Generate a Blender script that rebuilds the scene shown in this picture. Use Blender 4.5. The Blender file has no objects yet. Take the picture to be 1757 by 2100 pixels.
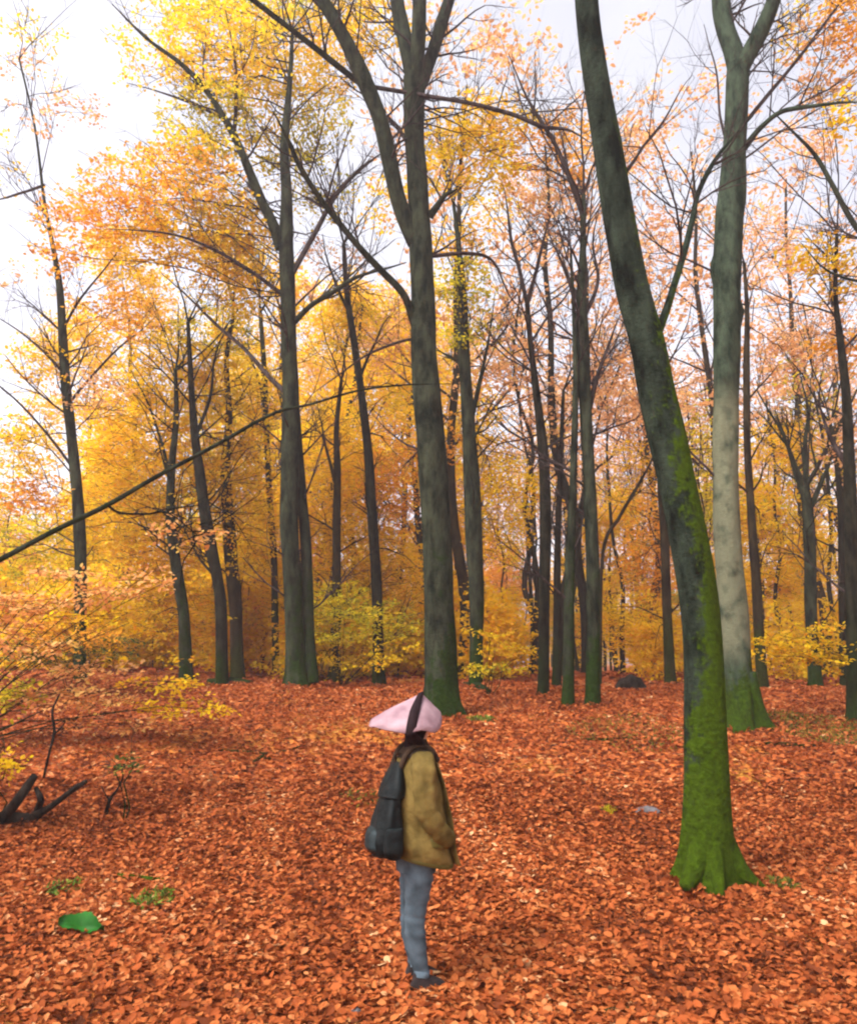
import bpy, bmesh, math, random
import numpy as np
from mathutils import Vector, Matrix
R = math.radians
rng = np.random.default_rng(11)
S = bpy.context.scene
C = S.collection

# ---------------------------------------------------------------- camera
EYE = 1.87; FPX = 1517.0; W0, H0 = 1757.0, 2100.0; PITCH = R(11.55)
cam = bpy.data.objects.new('camera', bpy.data.cameras.new('camera')); C.objects.link(cam)
cam.data.sensor_fit = 'VERTICAL'; cam.data.sensor_height = 36; cam.data.lens = 36*FPX/H0
cam.location = (0, 0, EYE); cam.rotation_euler = (R(90)+PITCH, 0, 0)
cam.data.clip_end = 2000; cam.data.clip_start = 0.1
S.camera = cam
S.render.resolution_x = 856; S.render.resolution_y = 1024
S.render.engine = 'CYCLES'
S.cycles.filter_width = 2.2
S.cycles.max_bounces = 9; S.cycles.diffuse_bounces = 8; S.cycles.transmission_bounces = 4
S.cycles.transparent_max_bounces = 4
S.view_settings.view_transform = 'Standard'; S.view_settings.look = 'None'
S.view_settings.exposure = 0.93; S.view_settings.gamma = 1
# ---------------------------------------------------------------- overcast sky
SUN_EL, SUN_AZ = R(52), R(-130)
w = bpy.data.worlds.new('World'); S.world = w; w.use_nodes = True
nt = w.node_tree; nt.nodes.clear()
sky = nt.nodes.new('ShaderNodeTexSky'); sky.sky_type = 'NISHITA'; sky.sun_disc = False
sky.sun_elevation = SUN_EL; sky.sun_rotation = SUN_AZ; sky.air_density = 1.0; sky.dust_density = 5.0; sky.ozone_density = 1.0
hs = nt.nodes.new('ShaderNodeHueSaturation'); hs.inputs['Saturation'].default_value = 0.22; hs.inputs['Value'].default_value = 1.0
tc = nt.nodes.new('ShaderNodeTexCoord'); no = nt.nodes.new('ShaderNodeTexNoise')
no.inputs['Scale'].default_value = 3.0; no.inputs['Detail'].default_value = 5
rp = nt.nodes.new('ShaderNodeValToRGB')
rp.color_ramp.elements[0].position = .35; rp.color_ramp.elements[0].color = (1.36, 1.33, 1.44, 1)
rp.color_ramp.elements[1].position = .65; rp.color_ramp.elements[1].color = (1.62, 1.58, 1.62, 1)
mx = nt.nodes.new('ShaderNodeMix'); mx.data_type = 'RGBA'; mx.blend_type = 'MULTIPLY'; mx.inputs['Factor'].default_value = 1
bg = nt.nodes.new('ShaderNodeBackground'); bg.inputs['Strength'].default_value = 0.15
out = nt.nodes.new('ShaderNodeOutputWorld')
L = nt.links.new
L(sky.outputs[0], hs.inputs['Color']); L(tc.outputs['Generated'], no.inputs['Vector']); L(no.outputs['Fac'], rp.inputs[0])
L(hs.outputs[0], mx.inputs['A']); L(rp.outputs[0], mx.inputs['B']); L(mx.outputs['Result'], bg.inputs[0]); L(bg.outputs[0], out.inputs[0])
sd = bpy.data.lights.new('sun', 'SUN'); sd.energy = 1.5; sd.angle = R(14); sd.color = (1, .97, .92)
so = bpy.data.objects.new('sun', sd); C.objects.link(so)
# sky azimuth is measured from +Y towards +X; light comes from there
sv = Vector((math.sin(SUN_AZ)*math.cos(SUN_EL), math.cos(SUN_AZ)*math.cos(SUN_EL), math.sin(SUN_EL)))
so.rotation_euler = sv.to_track_quat('Z', 'Y').to_euler(); so.location = (0, 0, 30)

# ---------------------------------------------------------------- terrain
_ys = np.linspace(-40, 400, 4401)
_pz = np.interp(_ys, [-40, 0, 5, 7.5, 12, 16, 25, 40, 80, 400], [-.3, 0, 0, .10, .88, 1.28, 1.40, 1.45, 1.5, 1.5])
_k = np.hanning(21); _k /= _k.sum(); _pz = np.convolve(np.pad(_pz, 10, mode='edge'), _k, 'valid')
def sst(a, b, x):
    t = np.clip((x-a)/(b-a), 0, 1); return t*t*(3-2*t)
def ground(x, y):
    z = np.interp(y, _ys, _pz)
    z = z + .28*sst(1.5, 9, -x)*sst(12, 24, y) - .10*sst(4, 12, x)*sst(8, 14, y)
    z = z + (.035*np.sin(1.3*x+.7*y)+.025*np.sin(2.9*x-1.7*y+1)+.03*np.sin(.6*x+2.1*y+2))*sst(5.5, 12, y)
    z = z + .012*np.sin(3.1*x+1.9*y)+.010*np.sin(5.7*y-2.3*x)
    return z
def up(u, v, D):
    x = (u-W0/2)/FPX; q = (H0/2-v)/FPX
    Y = math.cos(PITCH)-q*math.sin(PITCH); Z = math.sin(PITCH)+q*math.cos(PITCH)
    t = D/Y
    return np.array([x*t, D, EYE+Z*t]), t
def hit(u, v, d0=3, d1=60):
    for D in np.arange(d0, d1, .02):
        p, t = up(u, v, D)
        if p[2] <= float(ground(p[0], p[1])): return D
    return d1

# ---------------------------------------------------------------- mesh helpers
def tag(o, label=None, cat=None, group=None, kind=None):
    if label: o['label'] = label
    if cat: o['category'] = cat
    if group: o['group'] = group
    if kind: o['kind'] = kind
    return o
def mk(name, V, Q=None, T=None, mat=None, parent=None, smooth=True, tint=None):
    V = np.asarray(V, dtype=np.float32)
    Q = np.zeros((0, 4), int) if Q is None else np.asarray(Q).reshape(-1, 4)
    T = np.zeros((0, 3), int) if T is None else np.asarray(T).reshape(-1, 3)
    me = bpy.data.meshes.new(name)
    me.vertices.add(len(V)); me.vertices.foreach_set('co', V.ravel())
    me.loops.add(Q.size+T.size); me.polygons.add(len(Q)+len(T))
    me.loops.foreach_set('vertex_index', np.concatenate([Q.ravel(), T.ravel()]).astype(np.int32))
    st = np.concatenate([np.arange(len(Q))*4, Q.size+np.arange(len(T))*3]).astype(np.int32)
    me.polygons.foreach_set('loop_start', st)
    me.polygons.foreach_set('use_smooth', np.full(len(Q)+len(T), smooth))
    if tint is not None:
        a = me.attributes.new('tint', 'FLOAT', 'FACE'); a.data.foreach_set('value', np.asarray(tint, dtype=np.float32))
    me.update(calc_edges=True)
    if mat: me.materials.append(mat)
    o = bpy.data.objects.new(name, me); C.objects.link(o)
    if parent: o.parent = parent
    return o
def empty(name, loc, rz=0):
    o = bpy.data.objects.new(name, None); C.objects.link(o); o.location = loc; o.rotation_euler = (0, 0, rz)
    o.empty_display_size = .2
    return o
class TB:                                   # bundle of thin tubes, six points each
    def __init__(s): s.P = []; s.Rr = []
    def add(s, P, r): s.P.append(P); s.Rr.append(r)
    def arrays(s, sides=5):
        P = np.array(s.P); r = np.array(s.Rr); n, k = r.shape
        T = np.gradient(P, axis=1); T /= np.linalg.norm(T, axis=2, keepdims=True)+1e-9
        ref = rng.normal(size=(n, 1, 3)); ref = np.repeat(ref, k, 1)
        A = np.cross(T, ref); A /= np.linalg.norm(A, axis=2, keepdims=True)+1e-9
        B = np.cross(T, A)
        th = np.arange(sides)/sides*2*math.pi
        V = P[:, :, None, :]+r[:, :, None, None]*(A[:, :, None, :]*np.cos(th)[None, None, :, None]+B[:, :, None, :]*np.sin(th)[None, None, :, None])
        i = np.arange(n)[:, None, None]*k*sides; j = np.arange(k-1)[None, :, None]*sides; a = np.arange(sides)[None, None, :]; b = (a+1) % sides
        Q = np.stack([i+j+a, i+j+b, i+j+sides+b, i+j+sides+a], -1).reshape(-1, 4)
        return V.reshape(-1, 3), Q
    def build(s, name, mat, parent, sides=5):
        V, Q = s.arrays(sides); return mk(name, V, Q, mat=mat, parent=parent)
def spline(P, n):                           # Catmull-Rom through rows of P
    P = np.asarray(P, float); m = len(P)
    E = np.vstack([2*P[0]-P[1], P, 2*P[-1]-P[-2]])
    t = np.linspace(0, m-1-1e-6, n); i = t.astype(int); f = (t-i)[:, None]
    a, b, c, d = E[i], E[i+1], E[i+2], E[i+3]
    return .5*((2*b)+(c-a)*f+(2*a-5*b+4*c-d)*f**2+(3*b-3*c+d-a)*f**3)
def big_tube(name, P, r, mat, parent, sides=20, flare=0, gz=0, lean=(0, 0), rough=.04, knots=(), nlobe=5, ph=0., cap=False):
    k = len(r); T = np.gradient(P, axis=0); T /= np.linalg.norm(T, axis=1, keepdims=True)
    A = np.cross(T, np.array([0, 1, 0.])); A /= np.linalg.norm(A, axis=1, keepdims=True); B = np.cross(T, A)
    th = np.arange(sides)/sides*2*math.pi
    s = np.concatenate([[0], np.cumsum(np.linalg.norm(np.diff(P, axis=0), axis=1))])[:, None]
    p1, p2, p3 = rng.uniform(0, 6, 3)
    m = 1+rough*(np.sin(2*th+p1+s*.9)+.7*np.sin(3*th+p2-s*1.6)+.6*np.sin(5*th+p3+s*2.7)+.5*np.sin(s*4+th*2+p1))
    if flare:
        h = np.maximum(P[:, 2:3]-gz, -.1)
        lobes = .45+.55*np.maximum(0, np.cos(nlobe*th+ph+.5*np.sin(2*th)))**1.0
        dirw = 1+lean[0]*np.cos(th-lean[1])
        m = m+flare*np.exp(-np.maximum(h, 0)/.20)*lobes*dirw+flare*.28*np.exp(-np.maximum(h, 0)/.7)*(.6+.4*lobes)
    for (kz, ka, ks) in knots:
        d = np.sqrt((P[:, 2:3]-kz)**2/.16**2+((th-ka+math.pi) % (2*math.pi)-math.pi)**2/.42**2)
        m = m+ks*np.exp(-d**2)
    V = P[:, None, :]+(r[:, None]*m)[:, :, None]*(A[:, None, :]*np.cos(th)[None, :, None]+B[:, None, :]*np.sin(th)[None, :, None])
    j = np.arange(k-1)[:, None]*sides; a = np.arange(sides)[None, :]; b = (a+1) % sides
    Q = np.stack([j+a, j+b, j+sides+b, j+sides+a], -1).reshape(-1, 4)
    V = V.reshape(-1, 3); Tt = None
    if cap:
        V = np.vstack([V, P[-1]+T[-1]*r[-1]*.4, P[0]-T[0]*r[0]*.4]); n = len(V); e = (k-1)*sides
        Tt = [(e+i, e+(i+1) % sides, n-2) for i in range(sides)]+[((i+1) % sides, i, n-1) for i in range(sides)]
    return mk(name, V, Q, Tt, mat, parent)

def leaves(P, A, N, ln, tint, wr=.62, curl=.18):
    """leaf blades folded on the midrib: P base, A axis, N normal"""
    A = A/(np.linalg.norm(A, axis=1, keepdims=True)+1e-9)
    Sd = np.cross(A, N); Sd /= np.linalg.norm(Sd, axis=1, keepdims=True)+1e-9
    Nn = np.cross(Sd, A); n = len(P); ln = ln[:, None]
    c = (rng.uniform(-.3, 1, (n, 1))*curl)
    def q(a, s, z): return P+ln*(A*a+Sd*s*wr*.5+Nn*z)
    V = np.stack([q(0, 0, 0), q(.3, -.95, c), q(.72, -.8, c*.7), q(1, 0, c*.6), q(.72, .8, c*.7), q(.3, .95, c)], 1).reshape(-1, 3)
    b = np.arange(n)[:, None]*6
    Q = np.concatenate([b+np.array([[0, 3, 2, 1]]), b+np.array([[0, 5, 4, 3]])], 1).reshape(-1, 4)
    return V, Q, np.repeat(tint, 2)
def sprays(cen, length, per, leaf, flat=.45, droop=.15, spread=.33, dirs=None):
    """flat beech sprays: cen (n,3) -> leaf blades + a twig each"""
    n = len(cen)
    az = rng.uniform(0, 2*math.pi, n)
    d = np.stack([np.cos(az), np.sin(az), rng.normal(-droop, .3, n)], 1) if dirs is None else dirs
    d /= np.linalg.norm(d, axis=1, keepdims=True)
    L_ = length*rng.uniform(.6, 1.3, n)
    sd = np.cross(d, np.array([0, 0, 1.])+rng.normal(0, .25, (n, 3))); sd /= np.linalg.norm(sd, axis=1, keepdims=True)
    t = rng.uniform(-.5, .5, (n, per)); sgn = rng.choice([-1, 1], (n, per))
    off = rng.uniform(0, 1, (n, per))*(.65-np.abs(t))*spread*2*L_[:, None]
    P = cen[:, None]+d[:, None]*(t*L_[:, None])[..., None]+sd[:, None]*(off*sgn)[..., None]
    P = P+rng.normal(0, .035, P.shape)*L_[:, None, None]; P[..., 2] -= (t+.5)**2*L_[:, None]*droop
    A = d[:, None]*.6+sd[:, None]*(sgn[..., None]*.8)+rng.normal(0, .35, P.shape)
    N = np.array([0, 0, 1.])+rng.normal(0, flat, P.shape)
    tint = np.clip(rng.uniform(.12, .88, (n, 1))+rng.normal(0, .13, (n, per)), 0, 1)
    ln = leaf*rng.uniform(.7, 1.25, (n, per))
    V, Q, tn = leaves(P.reshape(-1, 3), A.reshape(-1, 3), N.reshape(-1, 3), ln.ravel(), tint.ravel())
    return V, Q, tn, d, L_
class Crown:
    def __init__(s): s.V = []; s.Q = []; s.t = []; s.n = 0
    def add(s, V, Q, t): s.V.append(V); s.Q.append(Q+s.n); s.t.append(t); s.n += len(V)
    def build(s, name, mat, parent):
        if s.n: return mk(name, np.vstack(s.V), np.vstack(s.Q), mat=mat, parent=parent, smooth=False, tint=np.concatenate(s.t))

def grow(tb, p, d, length, r, lev, pend, upw=.15, fan=.7, nch=4, wob=.22):
    k = 6; P = np.zeros((k, 3)); P[0] = p; d = d/np.linalg.norm(d); q = d.copy()
    for i in range(1, k):
        q = q+rng.normal(0, wob, 3)*.5; q[2] += upw*.35; q /= np.linalg.norm(q); P[i] = P[i-1]+q*length/(k-1)
    rr = r*np.linspace(1, .35, k); tb.add(P, rr)
    pend.append((P[-1], q, lev))
    if lev > 0:
        for c in range(nch):
            i = rng.integers(1, k); t = P[i]-P[i-1]; t /= np.linalg.norm(t)
            side = rng.normal(size=3); side -= t*side.dot(t); side /= np.linalg.norm(side)
            nd = t*(1-fan*.45)+side*fan; nd[2] += upw
            grow(tb, P[i], nd, length*rng.uniform(.45, .75)*(1-.05*i), rr[i]*.62, lev-1, pend, upw, fan, nch, wob)

# ---------------------------------------------------------------- materials
def mat(name):
    m = bpy.data.materials.new(name); m.use_nodes = True; n = m.node_tree; n.nodes.clear()
    return m, n, n.nodes.new, n.links.new
def ramp(n, stops):
    r = n.nodes.new('ShaderNodeValToRGB'); e = r.color_ramp.elements
    while len(e) < len(stops): e.new(.5)
    for i, (p, c) in enumerate(stops): e[i].position = p; e[i].color = (*c, 1)
    return r
def leaf_mat(name, stops, trans=.6, rough=.6, spec=.12):
    m, n, N, K = mat(name)
    a = N('ShaderNodeAttribute'); a.attribute_name = 'tint'; r = ramp(n, stops); K(a.outputs['Fac'], r.inputs[0])
    d = N('ShaderNodeBsdfPrincipled'); d.inputs['Roughness'].default_value = rough; d.inputs['Specular IOR Level'].default_value = spec
    t = N('ShaderNodeBsdfTranslucent'); mx = N('ShaderNodeMixShader'); mx.inputs[0].default_value = trans
    o = N('ShaderNodeOutputMaterial')
    K(r.outputs[0], d.inputs['Base Color']); K(r.outputs[0], t.inputs['Color']); K(d.outputs[0], mx.inputs[1]); K(t.outputs[0], mx.inputs[2]); K(mx.outputs[0], o.inputs[0])
    return m
PAL = {
 'yg': leaf_mat('leaf_yellow_green', [(0, (.20, .20, .012)), (.35, (.52, .46, .015)), (.7, (.76, .60, .02)), (1, (.66, .40, .02))]),
 'yl': leaf_mat('leaf_golden', [(0, (.58, .42, .012)), (.35, (.82, .60, .015)), (.7, (.84, .56, .015)), (1, (.74, .34, .02))]),
 'am': leaf_mat('leaf_amber', [(0, (.55, .34, .010)), (.3, (.80, .54, .012)), (.65, (.86, .57, .012)), (1, (.82, .40, .02))]),
 'or': leaf_mat('leaf_orange', [(0, (.50, .22, .02)), (.35, (.76, .35, .025)), (.7, (.84, .43, .03)), (1, (.76, .48, .08))]),
 'rs': leaf_mat('leaf_russet', [(0, (.48, .22, .09)), (.4, (.72, .38, .15)), (.75, (.80, .46, .20)), (1, (.80, .56, .16))]),
 'pl': leaf_mat('leaf_pale_orange', [(0, (.55, .22, .05)), (.4, (.76, .36, .11)), (.75, (.84, .52, .20)), (1, (.82, .62, .14))]),
}
LITTER = leaf_mat('leaf_litter', [(0, (.06, .017, .007)), (.22, (.17, .040, .012)), (.5, (.33, .078, .020)), (.8, (.41, .125, .034)), (.95, (.47, .19, .07)), (1, (.56, .32, .15))], trans=.2, rough=.7, spec=.05)
def bark(name, lo, hi, moss=(.05, .10, .012), moss_amt=.5, z0=0., z1=6., scale=6., bump=.5, pale=None, side=0, foot=0., fuzz=0):
    m, n, N, K = mat(name)
    g = N('ShaderNodeNewGeometry'); mp = N('ShaderNodeMapping'); mp.inputs['Scale'].default_value = (1, 1, .35); K(g.outputs['Position'], mp.inputs['Vector'])
    n1 = N('ShaderNodeTexNoise'); n1.inputs['Scale'].default_value = scale; n1.inputs['Detail'].default_value = 8; n1.inputs['Roughness'].default_value = .65; K(mp.outputs[0], n1.inputs['Vector'])
    r1 = ramp(n, [(.38, lo), (.62, hi)]); K(n1.outputs['Fac'], r1.inputs[0])
    col = r1.outputs[0]
    sx = N('ShaderNodeSeparateXYZ'); K(g.outputs['Position'], sx.inputs[0])
    n2 = N('ShaderNodeTexNoise'); n2.inputs['Scale'].default_value = 1.7; n2.inputs['Detail'].default_value = 6; n2.inputs['Roughness'].default_value = .6; K(mp.outputs[0], n2.inputs['Vector'])
    if pale:                                   # smooth pale bark on a stretch of the stem, with dark blotches
        pc, pz0, pz1 = pale
        a = N('ShaderNodeMapRange'); a.interpolation_type = 'SMOOTHSTEP'; a.inputs[1].default_value = pz0; a.inputs[2].default_value = pz0+.5; K(sx.outputs['Z'], a.inputs[0])
        b = N('ShaderNodeMapRange'); b.interpolation_type = 'SMOOTHSTEP'; b.inputs[1].default_value = pz1+.5; b.inputs[2].default_value = pz1-.5; K(sx.outputs['Z'], b.inputs[0])
        n4 = N('ShaderNodeTexNoise'); n4.inputs['Scale'].default_value = 3.2; n4.inputs['Detail'].default_value = 5; K(g.outputs['Position'], n4.inputs['Vector'])
        c = N('ShaderNodeMapRange'); c.inputs[1].default_value = .70; c.inputs[2].default_value = .50; K(n4.outputs['Fac'], c.inputs[0])
        m1 = N('ShaderNodeMath'); m1.operation = 'MULTIPLY'; K(a.outputs[0], m1.inputs[0]); K(b.outputs[0], m1.inputs[1])
        m2 = N('ShaderNodeMath'); m2.operation = 'MULTIPLY'; K(m1.outputs[0], m2.inputs[0]); K(c.outputs[0], m2.inputs[1])
        rr = ramp(n, [(.3, tuple(x*.7 for x in pc)), (.7, pc)]); K(n1.outputs['Fac'], rr.inputs[0])
        x = N('ShaderNodeMix'); x.data_type = 'RGBA'; K(m2.outputs[0], x.inputs['Factor']); K(col, x.inputs['A']); K(rr.outputs[0], x.inputs['B']); col = x.outputs['Result']
    mr = N('ShaderNodeMapRange'); mr.inputs[1].default_value = z0; mr.inputs[2].default_value = z1; mr.inputs[3].default_value = .5; mr.inputs[4].default_value = -.3; K(sx.outputs['Z'], mr.inputs[0])
    ad = N('ShaderNodeMath'); ad.operation = 'ADD'; K(n2.outputs['Fac'], ad.inputs[0]); K(mr.outputs[0], ad.inputs[1])
    if side:                                   # moss favours the damp right-hand side and the foot
        sn = N('ShaderNodeSeparateXYZ'); K(g.outputs['True Normal'], sn.inputs[0]); ms = N('ShaderNodeMath'); ms.operation = 'MULTIPLY_ADD'; ms.inputs[1].default_value = side; K(sn.outputs['X'], ms.inputs[0]); K(ad.outputs[0], ms.inputs[2])
        mf = N('ShaderNodeMapRange'); mf.inputs[1].default_value = foot; mf.inputs[2].default_value = foot+.9; mf.inputs[3].default_value = .35; mf.inputs[4].default_value = 0; K(sx.outputs['Z'], mf.inputs[0]); ad = N('ShaderNodeMath'); ad.operation = 'ADD'; K(ms.outputs[0], ad.inputs[0]); K(mf.outputs[0], ad.inputs[1])
    if fuzz:                                   # break the moss edge into clumps
        nf = N('ShaderNodeTexNoise'); nf.inputs['Scale'].default_value = fuzz; nf.inputs['Detail'].default_value = 7; nf.inputs['Roughness'].default_value = .7; K(g.outputs['Position'], nf.inputs['Vector'])
        fm = N('ShaderNodeMath'); fm.operation = 'MULTIPLY_ADD'; fm.inputs[1].default_value = 1.1; K(nf.outputs['Fac'], fm.inputs[0]); fo = N('ShaderNodeMath'); fo.operation = 'SUBTRACT'; fo.inputs[1].default_value = .55; K(ad.outputs[0], fm.inputs[2]); K(fm.outputs[0], fo.inputs[0]); ad = fo
    m3 = N('ShaderNodeMapRange'); m3.interpolation_type = 'SMOOTHSTEP'; m3.inputs[1].default_value = .78-moss_amt*.4; m3.inputs[2].default_value = 1.02-moss_amt*.4; K(ad.outputs[0], m3.inputs[0])
    n3 = N('ShaderNodeTexNoise'); n3.inputs['Scale'].default_value = 18; n3.inputs['Detail'].default_value = 9; n3.inputs['Roughness'].default_value = .7; K(g.outputs['Position'], n3.inputs['Vector'])
    r3 = ramp(n, [(.30, tuple(x*.42 for x in moss)), (.68, tuple(x*1.5 for x in moss))]); K(n3.outputs['Fac'], r3.inputs[0])
    x = N('ShaderNodeMix'); x.data_type = 'RGBA'; K(m3.outputs[0], x.inputs['Factor']); K(col, x.inputs['A']); K(r3.outputs[0], x.inputs['B'])
    bs = N('ShaderNodeBsdfPrincipled'); bs.inputs['Roughness'].default_value = .95; bs.inputs['Specular IOR Level'].default_value = .04
    K(x.outputs['Result'], bs.inputs['Base Color'])
    bu = N('ShaderNodeBump'); bu.inputs['Strength'].default_value = bump; bu.inputs['Distance'].default_value = .06
    av = N('ShaderNodeMath'); av.operation = 'ADD'; K(n1.outputs['Fac'], av.inputs[0]); K(n3.outputs['Fac'], av.inputs[1]); K(av.outputs[0], bu.inputs['Height']); K(bu.outputs[0], bs.inputs['Normal'])
    o = N('ShaderNodeOutputMaterial'); K(bs.outputs[0], o.inputs[0]); return m
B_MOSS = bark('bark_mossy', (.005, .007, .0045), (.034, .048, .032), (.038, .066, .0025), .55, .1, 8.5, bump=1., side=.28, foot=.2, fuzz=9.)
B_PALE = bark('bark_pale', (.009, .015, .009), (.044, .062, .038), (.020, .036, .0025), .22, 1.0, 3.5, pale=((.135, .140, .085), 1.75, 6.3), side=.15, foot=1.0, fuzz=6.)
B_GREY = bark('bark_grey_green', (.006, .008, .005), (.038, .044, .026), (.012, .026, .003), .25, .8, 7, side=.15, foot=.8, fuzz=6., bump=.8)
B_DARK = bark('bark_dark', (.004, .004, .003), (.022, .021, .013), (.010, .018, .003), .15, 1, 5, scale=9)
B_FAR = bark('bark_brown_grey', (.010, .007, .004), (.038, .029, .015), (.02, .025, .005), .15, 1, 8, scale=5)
B_TWIG = bark('bark_twig', (.016, .011, .010), (.062, .046, .042), moss_amt=-1, scale=12, bump=.1)
B_DEAD = bark('bark_dead', (.006, .005, .004), (.030, .022, .016), moss_amt=-1, scale=10, bump=.6)
def plain(name, c1, c2, scale=20, rough=.8, bump=.3, vec='Object', dist=.01):
    m, n, N, K = mat(name); t = N('ShaderNodeTexCoord'); a = N('ShaderNodeTexNoise'); a.inputs['Scale'].default_value = scale; a.inputs['Detail'].default_value = 6
    K(t.outputs[vec], a.inputs['Vector']); r = ramp(n, [(.3, c1), (.7, c2)]); K(a.outputs['Fac'], r.inputs[0])
    b = N('ShaderNodeBsdfPrincipled'); b.inputs['Roughness'].default_value = rough; b.inputs['Specular IOR Level'].default_value = .10; K(r.outputs[0], b.inputs['Base Color'])
    u = N('ShaderNodeBump'); u.inputs['Strength'].default_value = bump; u.inputs['Distance'].default_value = dist; K(a.outputs['Fac'], u.inputs['Height']); K(u.outputs[0], b.inputs['Normal'])
    o = N('ShaderNodeOutputMaterial'); K(b.outputs[0], o.inputs[0]); return m
def ground_mat():
    m, n, N, K = mat('forest_floor'); g = N('ShaderNodeNewGeometry')
    v = N('ShaderNodeTexVoronoi'); v.inputs['Scale'].default_value = 13; K(g.outputs['Position'], v.inputs['Vector'])
    sp = N('ShaderNodeSeparateColor'); K(v.outputs['Color'], sp.inputs[0])
    r = ramp(n, [(0, (.05, .012, .004)), (.25, (.18, .036, .008)), (.6, (.34, .075, .012)), (.9, (.48, .13, .024)), (1, (.55, .28, .10))]); K(sp.outputs[0], r.inputs[0])
    n2 = N('ShaderNodeTexNoise'); n2.inputs['Scale'].default_value = .55; n2.inputs['Detail'].default_value = 6; K(g.outputs['Position'], n2.inputs['Vector'])
    mr = N('ShaderNodeMapRange'); mr.inputs[1].default_value = .56; mr.inputs[2].default_value = .70; mr.inputs[4].default_value = .7; K(n2.outputs['Fac'], mr.inputs[0])
    x = N('ShaderNodeMix'); x.data_type = 'RGBA'; K(mr.outputs[0], x.inputs['Factor']); K(r.outputs[0], x.inputs['A']); x.inputs['B'].default_value = (.44, .20, .02, 1)
    b = N('ShaderNodeBsdfPrincipled'); b.inputs['Roughness'].default_value = .7; b.inputs['Specular IOR Level'].default_value = .2; K(x.outputs['Result'], b.inputs['Base Color'])
    u = N('ShaderNodeBump'); u.inputs['Strength'].default_value = .8; u.inputs['Distance'].default_value = .03; K(v.outputs['Distance'], u.inputs['Height']); K(u.outputs[0], b.inputs['Normal'])
    o = N('ShaderNodeOutputMaterial'); K(b.outputs[0], o.inputs[0]); return m

# ---------------------------------------------------------------- ground sheet
def axis(a, b, n, p=2.2):
    t = np.linspace(-1, 1, n); return np.sign(t)*np.abs(t)**p*(b-a)/2+(a+b)/2
gx = axis(-300, 300, 281, 2.6); gy = 8+axis(-300, 300, 281, 2.6); gy = np.maximum(gy, -60)
gy = np.unique(gy); X, Y = np.meshgrid(gx, gy); Z = ground(X, Y)
ny, nx = X.shape; idx = np.arange(ny*nx).reshape(ny, nx)
gq = np.stack([idx[:-1, :-1], idx[:-1, 1:], idx[1:, 1:], idx[1:, :-1]], -1).reshape(-1, 4)
tag(mk('ground', np.stack([X, Y, Z], -1).reshape(-1, 3), gq, mat=ground_mat()), kind='structure')

# leaf litter: blades lying on the ground
Vc = Crown()
def litter(n, y0, y1, leaf, lift=.02, flat=.45):
    y = np.sqrt(rng.uniform(y0**2, y1**2, n)); x = rng.uniform(-.74, .74, n)*y
    P = np.stack([x, y, ground(x, y)+rng.uniform(0.0, lift, n)], 1)
    az = rng.uniform(0, 2*math.pi, n); A = np.stack([np.cos(az), np.sin(az), rng.normal(0, .25, n)], 1)
    N = np.array([0, 0, 1.])+rng.normal(0, flat, (n, 3))
    patch = .10*np.sin(1.7*x+.9*y)*np.sin(1.1*y-.6*x)+.08*np.sin(4.3*x-2.9*y)*np.sin(3.7*y+1.9*x)+.05*np.sin(9*x+2*y)
    V, Q, t = leaves(P, A, N, leaf*rng.uniform(.45, 1.45, n), np.clip(rng.beta(2.2, 2.2, n)+patch, 0, 1), wr=.68, curl=.35)
    Vc.add(V, Q, t)
litter(150000, 3.4, 9.5, .052, .04, .45)
litter(110000, 9.0, 19, .066, .05, .45)
litter(25000, 19, 40, .16, .05, .4)
def drift(cx, cy, r, n, leaf):               # leaves blown up against a trunk foot or a shoe
    a = rng.uniform(0, 2*math.pi, n); d = r*(1+rng.exponential(.35, n)); x = cx+np.cos(a)*d; y = cy+np.sin(a)*d
    P = np.stack([x, y, ground(x, y)+.01+rng.uniform(0, .07, n)*np.exp(-(d/r-1)*2)], 1)
    A = rng.normal(0, 1, (n, 3)); A[:, 2] *= .4; N = np.array([0, 0, 1.])+rng.normal(0, .7, (n, 3)); N[:, :2] += np.stack([np.cos(a), np.sin(a)], 1)*.5
    Vc.add(*leaves(P, A, N, leaf*rng.uniform(.5, 1.4, n), np.clip(rng.beta(2, 2.6, n), 0, 1), wr=.68, curl=.35))
for (u, v, wp, n) in ((1455, 1812, 150, 1500), (1530, 1490, 110, 900), (906, 1468, 100, 800), (616, 1398, 76, 600), (1214, 1450, 40, 250), (1163, 1452, 30, 200), (1113, 1428, 30, 200), (778, 1408, 40, 250), (856, 2020, 50, 70)):
    dd = 17 if v == 1398 else hit(u, v); pp, tt = up(u, v, dd); drift(pp[0], dd, wp/2/FPX*tt, n, .065 if dd < 9 else .08)
tag(Vc.build('leaf_litter', LITTER, None), 'fallen orange beech leaves covering the forest floor', 'leaf litter', kind='stuff')

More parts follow.
